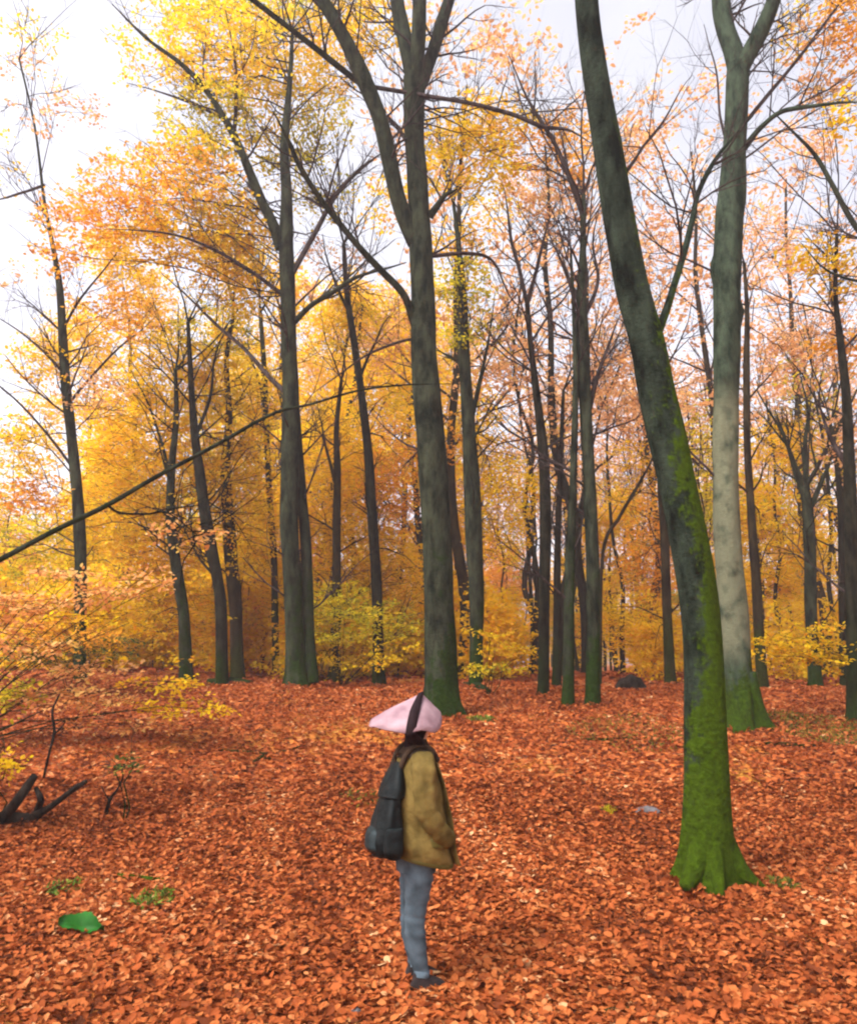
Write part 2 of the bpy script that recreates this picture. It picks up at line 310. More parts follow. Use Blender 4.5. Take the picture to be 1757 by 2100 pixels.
# ---------------------------------------------------------------- traced trees
def blob_points(b, D, n):
    u, v, ru, rv = b[:4]; dz = b[7] if len(b) > 7 else None
    ang = rng.uniform(0, 2*math.pi, n); rad = rng.uniform(0, 1, n)**.55
    uu = u+ru*rad*np.cos(ang)*1.05; vv = v+rv*rad*np.sin(ang)*1.05
    thick = (ru+rv)/2/FPX*D*.9
    DD = D+rng.normal(0, .45, n)*thick
    P = np.array([up(a, c, max(d, 3))[0] for a, c, d in zip(uu, vv, DD)])
    return P
def tree(name, label, pts, cat='tree', D=None, limbs=(), blobs=(), mat_=B_GREY, sides=18, flare=.5, lean=(0, 0), group=None,
         knots=(), twigs=6, tw_len=1.6, top=None, nlobe=5, leaf=.095, topn=5, rough=.04, ph=0., twigmat=None, seglim=26, roots=(), notwig=False):
    """pts: (u, v, width px) from base upwards"""
    u0, v0, _ = pts[0]
    if D is None: D = hit(u0, v0)
    base, _t = up(u0, v0, D); gz = float(ground(base[0], D))
    rows = []
    for q in pts:
        p, t = up(q[0], q[1], D+(q[3] if len(q) > 3 else 0)); rows.append([*p, q[2]/2/FPX*t*.90])
    rows[0][2] = gz-.25 if rows[0][2] > gz-.3 else rows[0][2]
    rows = np.array(rows)
    if top:                                      # carry the stem on above the traced stretch
        for (dx, dy, dz, k) in top: rows = np.vstack([rows, rows[-1]+np.array([dx, dy, dz, 0])]); rows[-1, 3] = rows[-2, 3]*k
    root = empty(name, (0, 0, 0)); tag(root, label, cat, group)
    L_ = max(seglim, len(rows)*5); SP = spline(rows, L_)
    # finer rings near the ground for the root flare
    if flare:
        fine = spline(rows[:2], 24); SP = np.vstack([fine[:-1], SP[SP[:, 2] > rows[1, 2]+.05]])
    big_tube('trunk', SP[:, :3], np.maximum(SP[:, 3], .008), mat_, root, sides, flare, gz, lean, rough, knots, nlobe, ph)
    for rt in roots:
        lr = []
        for i, q in enumerate(rt):
            p, t = up(q[0], q[1], q[3]+D); lr.append([*p, q[2]/2/FPX*t])
        RS = spline(np.array(lr), 20); big_tube('root', RS[:, :3], RS[:, 3], mat_, root, 12, rough=.08, cap=True)
    tb = TB(); pend = []
    def along(SPx, n, ln, lev=2, lo=.2):
        for i in rng.integers(int(len(SPx)*lo), len(SPx)-1, n):
            t = SPx[i+1, :3]-SPx[i, :3]; t /= np.linalg.norm(t)
            sd = rng.normal(size=3); sd -= t*sd.dot(t); sd /= np.linalg.norm(sd); sd[2] = abs(sd[2])
            grow(tb, SPx[i, :3], sd*.8+t*.5, ln*rng.uniform(.6, 1.3), min(SPx[i, 3]*.4, .03), lev, pend, .12, .7, 4)
    if twigs: along(SP, twigs, tw_len, lo=.45)
    for lb in limbs:
        dD = lb[0]; lr = []
        for i, q in enumerate(lb[1:]):
            p, t = up(q[0], q[1], D+dD*i/(len(lb)-2)); lr.append([*p, q[2]/2/FPX*t])
        if lb[-1][1] > -20: lr[-1][3] *= .35; lr[-2][3] *= .8
        LS = spline(np.array(lr), max(12, len(lr)*5))
        wv = np.stack([np.sin(np.linspace(0, rng.uniform(6, 14), len(LS))+rng.uniform(0, 6)) for _ in range(3)], 1)
        LS[:, :3] += wv*.02*np.linspace(0, 1, len(LS))[:, None]
        big_tube('limb', LS[:, :3], np.maximum(LS[:, 3], .004), mat_ if lb[1][2] > 12 else (twigmat or mat_), root, 10, rough=.05)
        along(LS, 2 if notwig else max(3, int(len(lr)*1.4)), tw_len*(.4 if notwig else .8), lo=.25)
    if topn:
        for i in range(topn):
            d = rng.normal(0, .45, 3); d[2] = 1
            grow(tb, SP[-1, :3]-SP[-1, :3]*0, d, tw_len*1.8, max(SP[-1, 3]*.6, .012), 3, pend, .25, .6, 4)
    crowns = {}
    for b in blobs:
        cov = b[5]; bD = D+(b[6] if len(b) > 6 else 0); bm = b[4]
        lf = leaf
        px = (lf/bD*FPX)**2*.62*.45; n = int(2.1*cov*math.pi*b[2]*b[3]/px); per = 16; ns = max(6, n//per)
        # sprays sit along branches that reach into the clump
        cen = blob_points(b, bD, ns)
        cc = cen.mean(0); k = int(2+b[2]*b[3]/7000)
        cand = LS[-8:] if notwig else SP[(SP[:, 2] < cc[2]+.5)]; a0 = cand[-1] if len(cand) else SP[len(SP)//2]
        for j in range(min(k, 3)):
            tgt = cen[rng.integers(len(cen))]; s0 = cand[max(0, len(cand)-1-rng.integers(0, 9))] if len(cand) else a0
            v_ = tgt-s0[:3]; dist = np.linalg.norm(v_); nn = 6
            P = s0[:3]+v_*np.linspace(0, 1, nn)[:, None]; P[:, 2] += np.sin(np.linspace(0, math.pi, nn))*dist*.08
            P[1:-1] += np.cumsum(rng.normal(0, .035*dist, (nn-2, 3)), 0)*.7; rr = np.linspace(min(.022, s0[3]*.4), .004, nn); tb.add(P, rr)
            for m_ in range(2, nn):
                grow(tb, P[m_], v_/dist+rng.normal(0, .5, 3), .9, .010, 1, pend, .05, .7, 4)
        V, Q, t, dr, LL = sprays(cen, .62*lf/.095, per, lf)
        crowns.setdefault(bm, Crown()).add(V, Q, t)
        for j in range(0, ns, 2):
            e = dr[j]*LL[j]*.5; tb.add(cen[j]+e*np.linspace(-1.5, 1, 6)[:, None], np.linspace(.006, .003, 6))
    if tb.P: tb.build('twigs', twigmat or mat_, root, 4)
    for kx, c in crowns.items(): c.build('crown' if len(crowns) == 1 else 'foliage', PAL[kx], root)
    return root

# --- near and middle distance, left to right of nothing in particular: big stems first
tree('beech_tree', 'large leaning beech with green moss on its curved trunk, nearest tree on the right',
     [(1455, 1812, 106), (1450, 1720, 100), (1448, 1600, 93), (1445, 1500, 91), (1443, 1400, 90), (1438, 1300, 88), (1427, 1200, 87), (1410, 1100, 86),
      (1391, 1000, 84), (1369, 900, 85), (1345, 800, 80), (1325, 700, 76), (1297, 600, 72), (1278, 500, 68), (1261, 400, 68), (1245, 300, 64), (1228, 200, 58), (1213, 100, 56), (1202, 0, 53), (1190, -150, 48)], roots=[[(1472, 1690, 40, -.05), (1492, 1745, 44, -.08), (1520, 1790, 36, -.12), (1560, 1822, 20, -.16), (1590, 1836, 8, -.2)], [(1440, 1720, 40, -.1), (1425, 1780, 40, -.18), (1405, 1822, 26, -.25)], [(1462, 1730, 36, -.15), (1468, 1790, 34, -.24), (1478, 1838, 18, -.35)]],
     mat_=B_MOSS, sides=32, flare=.62, lean=(.45, 0), knots=(), nlobe=5, twigs=0, topn=4, top=[(-.2, .3, 1.5, .8), (0, .2, 2, .7)], rough=.03, twigmat=B_TWIG,
     limbs=[[1.2, (1345, 690, 20), (1366, 635, 17), (1382, 580, 15), (1402, 515, 14), (1420, 450, 13), (1433, 395, 11), (1455, 345, 10), (1482, 305, 8), (1540, 240, 6)],
            [.9, (1285, 350, 8), (1320, 300, 6), (1365, 235, 5), (1420, 155, 3)]])
tree('beech_tree', 'tall pale grey forked beech with mossy roots, just behind the leaning mossy tree',
     [(1528, 1490, 84), (1516, 1420, 64), (1508, 1350, 61), (1501, 1250, 61), (1494, 1150, 59), (1489, 1050, 58), (1487, 950, 57), (1488, 850, 57), (1488, 750, 58),
      (1490, 650, 58), (1491, 550, 58), (1494, 450, 60), (1500, 400, 58), (1505, 300, 51), (1508, 250, 50), (1512, 170, 52), (1514, 138, 50)], roots=[[(1535, 1380, 30, -.1), (1548, 1440, 34, -.15), (1570, 1485, 28, -.2), (1605, 1508, 12, -.3)], [(1525, 1420, 26, -.2), (1530, 1470, 26, -.3), (1545, 1508, 12, -.4)]],
     mat_=B_PALE, sides=28, flare=.8, lean=(.5, 0), twigs=2, topn=0, knots=((7.9, math.pi, .38), (8.75, 0., .4)), twigmat=B_TWIG, ph=1.,
     limbs=[[.6, (1512, 150, 36), (1500, 100, 36), (1487, 60, 35), (1478, 0, 34), (1470, -120, 30), (1450, -300, 20)],
            [-.5, (1516, 150, 36), (1540, 100, 35), (1560, 60, 33), (1585, 0, 30), (1620, -120, 26), (1680, -300, 16)],
            [-1.4, (1525, 305, 13), (1556, 265, 11), (1596, 233, 10), (1640, 220, 9), (1700, 214, 8), (1790, 210, 6)],
            [1.0, (1525, 255, 8), (1590, 175, 7), (1660, 90, 6), (1722, 2, 5), (1770, -70, 3)],
            [.8, (1490, 300, 6), (1475, 230, 5), (1465, 130, 4), (1440, 50, 3)]],
     blobs=[(1735, 60, 50, 80, 'or', .9, 1), (1680, 130, 80, 110, 'rs', .35, 1), (1640, 60, 60, 60, 'am', .2, 1), (1742, 235, 30, 40, 'am', 1.0, -1)])
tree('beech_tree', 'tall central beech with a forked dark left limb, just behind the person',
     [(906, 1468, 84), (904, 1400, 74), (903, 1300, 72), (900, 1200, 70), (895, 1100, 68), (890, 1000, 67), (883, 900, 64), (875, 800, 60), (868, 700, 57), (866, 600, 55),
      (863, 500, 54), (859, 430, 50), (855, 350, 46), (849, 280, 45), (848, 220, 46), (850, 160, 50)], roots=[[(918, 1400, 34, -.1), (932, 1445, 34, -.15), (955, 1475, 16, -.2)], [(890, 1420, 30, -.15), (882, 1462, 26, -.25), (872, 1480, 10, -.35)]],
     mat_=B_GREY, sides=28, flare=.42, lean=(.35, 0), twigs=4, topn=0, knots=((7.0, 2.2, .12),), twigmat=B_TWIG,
     limbs=[[-.8, (852, 500, 34), (828, 440, 33), (812, 390, 32), (795, 320, 31), (777, 240, 31), (748, 165, 33), (718, 100, 30), (690, 50, 28), (662, 0, 27), (610, -110, 22)],
            [.4, (848, 170, 32), (832, 90, 31), (815, 0, 30), (795, -150, 24)],
            [-.3, (852, 170, 32), (856, 90, 31), (862, 0, 30), (868, -150, 24)],
            [.7, (858, 180, 28), (884, 115, 26), (903, 60, 25), (920, 0, 24), (955, -150, 18)],
            [-1.6, (748, 178, 14), (695, 137, 13), (625, 82, 12), (565, 35, 11), (510, -5, 10), (430, -60, 7)],
            [-1.2, (762, 178, 9), (880, 198, 9), (960, 210, 9), (1050, 235, 9), (1110, 260, 9), (1165, 265, 6), (1215, 295, 4)],
            [-2.0, (850, 665, 18), (828, 605, 16), (782, 555, 15), (732, 502, 14), (690, 450, 13), (650, 395, 12), (612, 335, 11), (590, 290, 9), (560, 230, 6)],
            [-.4, (880, 445, 16), (905, 410, 14), (936, 385, 11)],
            [.3, (840, 300, 10), (815, 260, 9), (790, 235, 7)],
            [.8, (885, 525, 9), (960, 520, 8), (1010, 535, 6), (1045, 610, 4), (1100, 660, 3)],
            [1.4, (870, 720, 6), (840, 696, 6), (760, 725, 5), (700, 762, 4), (640, 812, 3)]],
     blobs=[(950, 330, 105, 70, 'yl', 1.0, 1.5), (985, 250, 100, 60, 'am', .6, 2), (780, 60, 60, 60, 'am', .45, 1), (740, 60, 40, 40, 'yl', .45, 1), (1110, 290, 100, 60, 'or', .5, 2), (790, 420, 50, 50, 'yl', .35, 2)])
tree('beech_tree', 'thick dark beech with double stem and yellow crown, left of the central tree',
     [(612, 1398, 58), (606, 1330, 44), (600, 1200, 42), (594, 1100, 40), (594, 1000, 40), (595, 900, 40), (596, 800, 38), (593, 700, 36), (590, 600, 34), (587, 500, 32), (588, 400, 25), (583, 300, 21), (590, 220, 16), (596, 150, 11), (600, 60, 7)], D=17,
     mat_=B_GREY, sides=24, flare=.4, twigs=12, topn=3, tw_len=1.9, twigmat=B_TWIG,
     limbs=[[.5, (640, 1400, 30), (634, 1330, 26), (630, 1250, 25), (626, 1100, 23), (620, 1000, 20), (614, 900, 14), (610, 820, 8)],
            [-1, (578, 510, 24), (560, 460, 21), (538, 415, 19), (515, 360, 18), (490, 300, 16), (462, 245, 14), (420, 180, 12), (370, 130, 10), (300, 80, 8), (230, 10, 6)],
            [1.2, (600, 560, 12), (650, 470, 11), (690, 400, 10), (740, 345, 9), (780, 315, 6)],
            [-1, (604, 660, 13), (640, 625, 11), (690, 595, 10), (745, 563, 9), (832, 538, 6)],
            [.8, (585, 805, 12), (545, 765, 10), (500, 715, 8), (450, 670, 7), (395, 618, 5), (330, 560, 4)],
            [-1.2, (580, 605, 9), (520, 560, 8), (440, 512, 7), (350, 480, 6), (225, 470, 4)],
            [-.6, (480, 290, 8), (485, 200, 8), (480, 110, 6), (465, 20, 5)],
            [.6, (470, 250, 7), (400, 215, 6), (320, 185, 4), (260, 170, 3)]],
     blobs=[(450, 90, 115, 105, 'yl', 1.0, 0), (590, 110, 100, 95, 'yl', .7, 1), (500, 10, 160, 60, 'yg', .7, 1.5), (640, 250, 80, 80, 'yg', .6, 1.5), (430, 240, 100, 80, 'yg', .8, 0), (690, 110, 70, 90, 'am', .6, 2), (660, 20, 120, 50, 'yl', .5, 2), (540, 230, 60, 70, 'yl', .5, 1), (330, 40, 60, 50, 'yl', .2, 1),
            (330, 360, 150, 60, 'or', .7, -.5), (370, 330, 120, 60, 'am', .5, 0), (200, 440, 120, 55, 'or', .9, -.5), (400, 440, 130, 75, 'yl', .9, .5), (480, 490, 90, 80, 'am', .9, .8), (330, 500, 130, 60, 'am', .75, 0), (290, 120, 90, 60, 'yl', .22, 0),
            (480, 590, 80, 60, 'yl', .7, 1), (120, 520, 70, 30, 'or', .6, -.5), (560, 330, 90, 60, 'yg', .35, 1), (650, 400, 70, 60, 'yg', .3, 2)], leaf=.10)
tree('beech_tree', 'slim grey tree with bare upper stem at the far left, above the green bush',
     [(172, 1345, 24), (166, 1180, 25), (164, 1100, 26), (158, 1000, 25), (148, 900, 23), (136, 800, 22), (130, 700, 19), (122, 580, 14), (104, 480, 9), (90, 400, 7), (72, 260, 5), (40, 120, 4)],
     D=17, mat_=B_GREY, sides=14, flare=.3, twigs=10, topn=2, twigmat=B_TWIG,
     limbs=[[.8, (128, 680, 6), (160, 620, 5), (210, 560, 4), (250, 500, 3)], [-.8, (134, 770, 6), (90, 720, 5), (40, 680, 4), (-20, 640, 3)], [.5, (140, 830, 6), (190, 770, 5), (260, 700, 4), (320, 650, 3)], [-.8, (150, 960, 6), (90, 880, 5), (10, 800, 4), (-40, 760, 3)], [.5, (92, 380, 6), (30, 400, 5), (-40, 420, 4)]],
     blobs=[(60, 180, 70, 110, 'rs', .10), (150, 210, 60, 40, 'rs', .3), (70, 60, 60, 50, 'yl', .2), (10, 330, 40, 60, 'am', .2), (80, 740, 60, 40, 'am', .7), (220, 640, 90, 60, 'or', .3), (190, 800, 70, 50, 'rs', .35), (60, 570, 90, 50, 'rs', .08),
            (20, 910, 60, 60, 'yl', .9), (60, 1010, 80, 40, 'or', .8), (80, 1130, 110, 70, 'yg', .85, 3)])
tree('beech_tree', 'dark stem leaning left among amber leaves, left of the black crooked trunk',
     [(388, 1342, 30), (378, 1270, 27), (368, 1200, 26), (356, 1120, 24), (350, 1050, 20), (352, 960, 17), (362, 860, 13), (360, 760, 9)],
     D=19, mat_=B_GREY, sides=12, flare=.3, twigs=8, topn=3,
     limbs=[[.4, (352, 1000, 8), (330, 900, 6), (300, 820, 5), (260, 740, 3)]],
     blobs=[(280, 900, 100, 110, 'am', 1.2, 1), (350, 760, 100, 80, 'yl', 1.0, 1), (230, 1050, 120, 80, 'yl', 1.2, 1), (340, 1150, 90, 90, 'am', 1.2, 2), (270, 640, 80, 50, 'or', .55, 1), (330, 1250, 140, 50, 'yl', 1.1, 2)])
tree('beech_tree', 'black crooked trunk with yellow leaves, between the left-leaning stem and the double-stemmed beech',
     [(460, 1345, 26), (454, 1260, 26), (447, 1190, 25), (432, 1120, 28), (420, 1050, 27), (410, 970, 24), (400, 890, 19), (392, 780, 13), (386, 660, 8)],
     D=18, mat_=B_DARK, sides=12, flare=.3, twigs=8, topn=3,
     limbs=[[.5, (400, 900, 8), (430, 820, 7), (440, 740, 5), (470, 660, 3)]],
     blobs=[(420, 780, 100, 80, 'yl', .9, 2), (470, 900, 90, 90, 'yl', 1.1, 2), (400, 1000, 90, 80, 'am', 1.0, 2), (440, 670, 80, 50, 'yg', .6, 2), (500, 1080, 60, 100, 'yl', 1.0, 2)])
tree('beech_tree', 'reddish brown trunk right of the black crooked trunk, partly wrapped in yellow leaves',
     [(492, 1338, 30), (484, 1250, 30), (474, 1150, 30), (468, 1050, 26), (463, 950, 22), (470, 850, 16), (465, 740, 11), (480, 640, 7)],
     D=20, mat_=B_FAR, sides=12, flare=.3, twigs=8, topn=3, blobs=[(500, 1000, 70, 90, 'am', 1.1, 2), (520, 1180, 60, 100, 'yl', 1.1, 3), (430, 1230, 60, 80, 'am', 1.1, 3), (520, 780, 60, 80, 'yl', .7, 2)])
tree('beech_tree', 'thin straight pole tree just left of the double-stemmed beech',
     [(570, 1332, 16), (562, 1150, 15), (552, 1000, 14), (546, 870, 13), (542, 760, 12), (534, 640, 9)],
     D=22, mat_=B_GREY, sides=10, flare=.2, twigs=6, topn=3, limbs=[[.4, (546, 860, 6), (525, 760, 5), (490, 690, 3)]])
tree('beech_tree', 'short brown tree with amber leaves right of the double-stemmed beech',
     [(688, 1345, 26), (690, 1240, 22), (690, 1100, 20), (692, 980, 17), (690, 880, 12), (700, 780, 8)],
     D=21, mat_=B_FAR, sides=12, flare=.4, twigs=8, topn=3, limbs=[[.3, (690, 1000, 8), (665, 900, 6), (650, 820, 4)]],
     blobs=[(700, 900, 60, 80, 'am', .9, 2), (690, 1040, 50, 100, 'am', 1.2, 2), (740, 1150, 80, 80, 'yl', 1.0, 2), (700, 1250, 80, 60, 'yg', 1.0, -1), (680, 1350, 80, 35, 'yl', .9, 0)])
tree('beech_tree', 'slender wavy dark tree midway between the double-stemmed beech and the central beech',
     [(778, 1408, 32), (776, 1340, 26), (772, 1200, 25), (766, 1100, 23), (760, 1000, 22), (752, 900, 20), (740, 800, 18), (726, 700, 17), (711, 600, 13), (705, 500, 8)],
     mat_=B_DARK, sides=14, flare=.35, twigs=10, topn=4, ph=2,
     limbs=[[.6, (735, 780, 7), (770, 700, 6), (800, 640, 4)], [-.6, (715, 640, 8), (680, 560, 6), (660, 480, 4)]],
     blobs=[(800, 980, 55, 130, 'or', 1.0, 5), (720, 660, 60, 60, 'yl', .6, 1), (800, 700, 50, 70, 'rs', .6, 3), (800, 1180, 60, 90, 'am', 1.1, 4), (800, 1280, 60, 50, 'yg', .9, 0), (690, 520, 60, 40, 'rs', .3, 1), (820, 830, 40, 50, 'yl', .5, 3)])
tree('beech_tree', 'straight mid-grey trunk with yellow-green leaves, directly right of the central beech',
     [(975, 1396, 28), (977, 1250, 32), (972, 1100, 38), (967, 1000, 39), (962, 900, 33), (956, 800, 29), (950, 700, 26), (948, 600, 18), (940, 500, 12), (930, 420, 8)], D=17.5,
     mat_=B_GREY, sides=16, flare=.25, twigs=10, topn=4, limbs=[[.4, (962, 880, 12), (985, 780, 9), (1000, 700, 6), (1015, 600, 4)]],
     blobs=[(950, 585, 50, 55, 'yg', .95, 0), (960, 665, 45, 45, 'yg', .6, 0), (930, 490, 60, 50, 'am', .5, 1), (1010, 420, 50, 60, 'am', .3, 1), (1000, 770, 60, 55, 'rs', .6, 2), (1000, 930, 45, 90, 'am', .8, 3), (1020, 1070, 60, 90, 'yl', 1.0, 3), (930, 900, 20, 60, 'or', .6, 4)])
tree('beech_tree', 'slim dark tree with a Y-shaped fork of bare twigs, right of the central beech',
     [(1113, 1428, 24), (1115, 1250, 25), (1118, 1100, 26), (1115, 950, 25), (1105, 850, 21), (1093, 750, 15), (1084, 670, 12), (1080, 612, 11)],
     mat_=B_DARK, sides=14, flare=.3, twigs=8, topn=0, twigmat=B_TWIG,
     limbs=[[.4, (1080, 620, 9), (1066, 560, 8), (1050, 500, 7), (1042, 440, 5), (1030, 380, 4)], [-.4, (1081, 620, 9), (1095, 570, 8), (1108, 520, 7), (1125, 450, 4), (1150, 400, 3)], [.5, (1090, 700, 6), (1130, 640, 5), (1165, 600, 4), (1190, 540, 3)], [.5, (1095, 760, 5), (1060, 690, 4), (1030, 640, 3)]],
     blobs=[(1060, 1000, 60, 60, 'yl', .7, 3), (1070, 740, 60, 40, 'rs', .3, 2), (1130, 830, 50, 60, 'rs', .3, 4)])
tree('beech_tree', 'tall twin-topped grey-green tree between the Y-forked tree and the leaning mossy beech',
     [(1214, 1450, 34), (1216, 1300, 30), (1214, 1150, 30), (1209, 1000, 28), (1202, 880, 27), (1197, 780, 30), (1194, 680, 30), (1192, 600, 22), (1195, 500, 14), (1196, 400, 10)],
     mat_=B_GREY, sides=16, flare=.25, twigs=12, topn=4, tw_len=1.5, twigmat=B_TWIG,
     limbs=[[.4, (1205, 850, 12), (1225, 770, 9), (1250, 700, 6), (1275, 640, 4)], [-.5, (1196, 440, 10), (1170, 370, 10), (1140, 300, 9), (1110, 250, 8), (1075, 190, 6), (1040, 110, 4)], [.4, (1190, 620, 9), (1160, 560, 7), (1135, 500, 5), (1110, 440, 3)], [.4, (1194, 660, 9), (1225, 580, 7), (1215, 500, 5), (1230, 430, 3)]],
     blobs=[(1130, 410, 80, 70, 'rs', .35, 2), (1330, 260, 60, 60, 'rs', .25, 3), (1080, 130, 60, 60, 'rs', .12, 2), (1160, 330, 50, 50, 'or', .3, 2), (1240, 760, 50, 70, 'rs', .4, 3)])
tree('beech_tree', 'narrow mossy pole standing tight against the left of the twin-topped tree',
     [(1163, 1452, 26), (1166, 1300, 24), (1168, 1150, 22), (1174, 1000, 18), (1178, 880, 16), (1180, 760, 13), (1176, 640, 9), (1170, 520, 6)],
     mat_=B_GREY, sides=12, flare=.3, twigs=8, topn=3, twigmat=B_TWIG)
tree('beech_tree', 'dark stem between the Y-forked tree and the narrow mossy pole',
     [(1140, 1398, 20), (1142, 1200, 18), (1145, 1050, 14), (1150, 920, 11), (1155, 800, 7)], D=19, mat_=B_DARK, sides=10, flare=.2, twigs=6, topn=3)
tree('beech_tree', 'grey trunk half hidden behind the left edge of the leaning mossy tree',
     [(1372, 1388, 26), (1367, 1250, 22), (1362, 1100, 20), (1356, 1000, 18), (1352, 880, 13), (1360, 760, 9)], D=20,
     mat_=B_FAR, sides=12, flare=.3, twigs=8, topn=4, blobs=[(1330, 1130, 55, 130, 'or', 1.0, 4), (1300, 980, 60, 80, 'am', .6, 5), (1290, 1270, 70, 60, 'yl', .9, 3), (1290, 830, 70, 70, 'rs', .7, 5), (1370, 860, 50, 70, 'rs', .4, 4), (1340, 480, 50, 60, 'rs', .45, 4)])
tree('beech_tree', 'thin reddish pole tree just right of the pale forked beech',
     [(1556, 1345, 24), (1550, 1200, 21), (1540, 1060, 18), (1531, 900, 16), (1530, 760, 15), (1531, 640, 10), (1525, 540, 7)],
     D=18, mat_=B_FAR, sides=12, flare=.3, twigs=8, topn=3, blobs=[(1580, 500, 55, 80, 'rs', .5, 3), (1590, 910, 65, 50, 'am', .8, 3), (1590, 1060, 70, 70, 'yl', .7, 4), (1570, 700, 50, 60, 'rs', .4, 3)])
tree('beech_tree', 'small tree with several upright forks right of the thin reddish pole tree',
     [(1668, 1392, 28), (1663, 1280, 26), (1660, 1150, 25), (1656, 1060, 24), (1650, 1000, 18)], D=19,
     mat_=B_GREY, sides=12, flare=.4, twigs=3, topn=2,
     limbs=[[.4, (1655, 1040, 14), (1632, 970, 11), (1612, 910, 8), (1590, 840, 5)], [-.3, (1657, 1050, 12), (1685, 985, 9), (1702, 940, 7), (1715, 880, 4)], [.3, (1652, 1000, 12), (1650, 920, 10), (1655, 840, 7), (1640, 760, 4)]],
     blobs=[(1640, 740, 80, 80, 'rs', .55, 2), (1650, 900, 60, 60, 'am', .4, 3), (1680, 1100, 70, 80, 'yl', .6, 3), (1590, 1180, 60, 80, 'yl', .5, 4)])
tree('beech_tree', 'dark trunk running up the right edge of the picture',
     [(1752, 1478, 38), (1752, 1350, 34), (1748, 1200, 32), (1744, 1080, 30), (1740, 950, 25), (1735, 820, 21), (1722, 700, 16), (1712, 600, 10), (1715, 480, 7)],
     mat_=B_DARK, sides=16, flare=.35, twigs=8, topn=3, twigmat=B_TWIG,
     limbs=[[.3, (1738, 960, 12), (1715, 920, 10), (1690, 870, 8), (1680, 800, 5)]],
     blobs=[(1680, 515, 75, 35, 'am', .9, 0), (1725, 580, 45, 40, 'am', .7, 0), (1720, 700, 50, 50, 'or', .5, 1), (1730, 900, 50, 60, 'rs', .3, 1)])
tree('beech_tree', 'slim black pole just left of the trunk at the right edge',
     [(1728, 1410, 18), (1726, 1250, 16), (1724, 1100, 14), (1718, 980, 12), (1702, 870, 8)], mat_=B_DARK, sides=10, flare=.2, twigs=5, topn=3)
tree('beech_tree', 'thin leaning sapling crossing diagonally in front of the orange foliage at centre right',
     [(1222, 1250, 8), (1235, 1140, 8), (1270, 1060, 8), (1305, 1000, 7), (1335, 945, 5), (1350, 900, 4)], D=19, mat_=B_FAR, sides=8, flare=0, twigs=3, topn=2)
# tree outside the frame on the right whose limb hangs in at the top right
tree('beech_tree', 'bare grey bough slanting in from the right edge near the top',
     [(2020, 1560, 60), (2010, 1200, 56), (2000, 800, 50), (1960, 400, 40), (1960, 0, 30)], D=12, mat_=B_GREY, sides=14, flare=.4, twigs=0, topn=3, twigmat=B_TWIG,
     limbs=[[.8, (1990, 700, 22), (1860, 580, 14), (1790, 510, 12), (1745, 450, 11), (1705, 375, 10), (1670, 320, 8), (1620, 270, 6), (1570, 215, 4)], [0, (1985, 640, 14), (1860, 580, 10), (1760, 576, 6), (1690, 550, 5), (1640, 500, 3)]])
# tree outside the frame on the left: the long thin bough crossing the picture comes from it
tree('beech_tree', 'long thin dark bough rising from the left edge across the yellow trees',
     [(-260, 1800, 110), (-262, 1500, 96), (-270, 1200, 90), (-270, 800, 80), (-260, 300, 66), (-250, -200, 50)], D=7.2, mat_=B_GREY, sides=18, flare=.5, twigs=0, topn=0, twigmat=B_DARK,
     notwig=True, limbs=[[2.2, (-262, 1270, 22), (-120, 1205, 14), (0, 1148, 12), (110, 1090, 11), (220, 1036, 10), (330, 972, 9), (440, 915, 8), (560, 850, 7), (640, 830, 5), (740, 800, 5), (840, 787, 4), (950, 786, 3)],
            [.6, (222, 1037, 5.5), (250, 1054, 5), (300, 1052, 4.5), (345, 1056, 4), (405, 1095, 3)]],
     blobs=[(410, 1100, 35, 18, 'pl', .5, 1), (330, 1075, 60, 18, 'pl', .22, 1)], leaf=.06, tw_len=.5)

# ---------------------------------------------------------------- saplings and low bushes
def bush(name, label, cat, u, v, blobs, D=None, mt=B_DARK, leaf=.075, stems=2, group=None):
    if D is None: D = hit(u, v)
    p, t = up(u, v, D); p[2] = float(ground(p[0], p[1]))-.05
    root = empty(name, (0, 0, 0)); tag(root, label, cat, group); tb = TB(); pend = []; cr = {}
    for b in blobs:
        bD = D+(b[6] if len(b) > 6 else 0); px = (leaf/bD*FPX)**2*.28; ns = max(5, int(2.6*b[5]*math.pi*b[2]*b[3]/px/14))
        cen = blob_points(b, bD, ns); cen[:, 2] = np.maximum(cen[:, 2], ground(cen[:, 0], cen[:, 1])+.06)
        V, Q, tn, dr, LL = sprays(cen, .42, 14, leaf, flat=.4, droop=.1); cr.setdefault(b[4], Crown()).add(V, Q, tn)
        for j in range(stems):
            tgt = cen[rng.integers(len(cen))]; P = p+(tgt-p)*np.linspace(0, 1, 6)[:, None]; P[:, 2] += np.sin(np.linspace(0, math.pi, 6))*.2
            P[1:-1] += rng.normal(0, .04, (4, 3)); tb.add(P, np.linspace(.010, .004, 6))
            grow(tb, P[4], (tgt-p)+rng.normal(0, .5, 3), .4, .004, 1, pend)
        for j in range(ns):
            tb.add(cen[j]+dr[j]*LL[j]*.5*np.linspace(-1.3, 1, 6)[:, None], np.linspace(.004, .002, 6))
    tb.build('stems', mt, root, 4)
    for k, c in cr.items(): c.build('foliage', PAL[k], root)
    return root
GREENL = PAL['gr'] = leaf_mat('leaf_dull_green', [(0, (.03, .05, .01)), (.4, (.09, .12, .02)), (.8, (.22, .22, .03)), (1, (.45, .32, .05))])
bush('bush', 'dull green and orange bush at the foot of the slim tree on the far left', 'bush', 150, 1360, [(100, 1335, 90, 30, 'gr', .6), (250, 1330, 60, 22, 'gr', .4), (140, 1300, 110, 35, 'or', .7)], D=15)
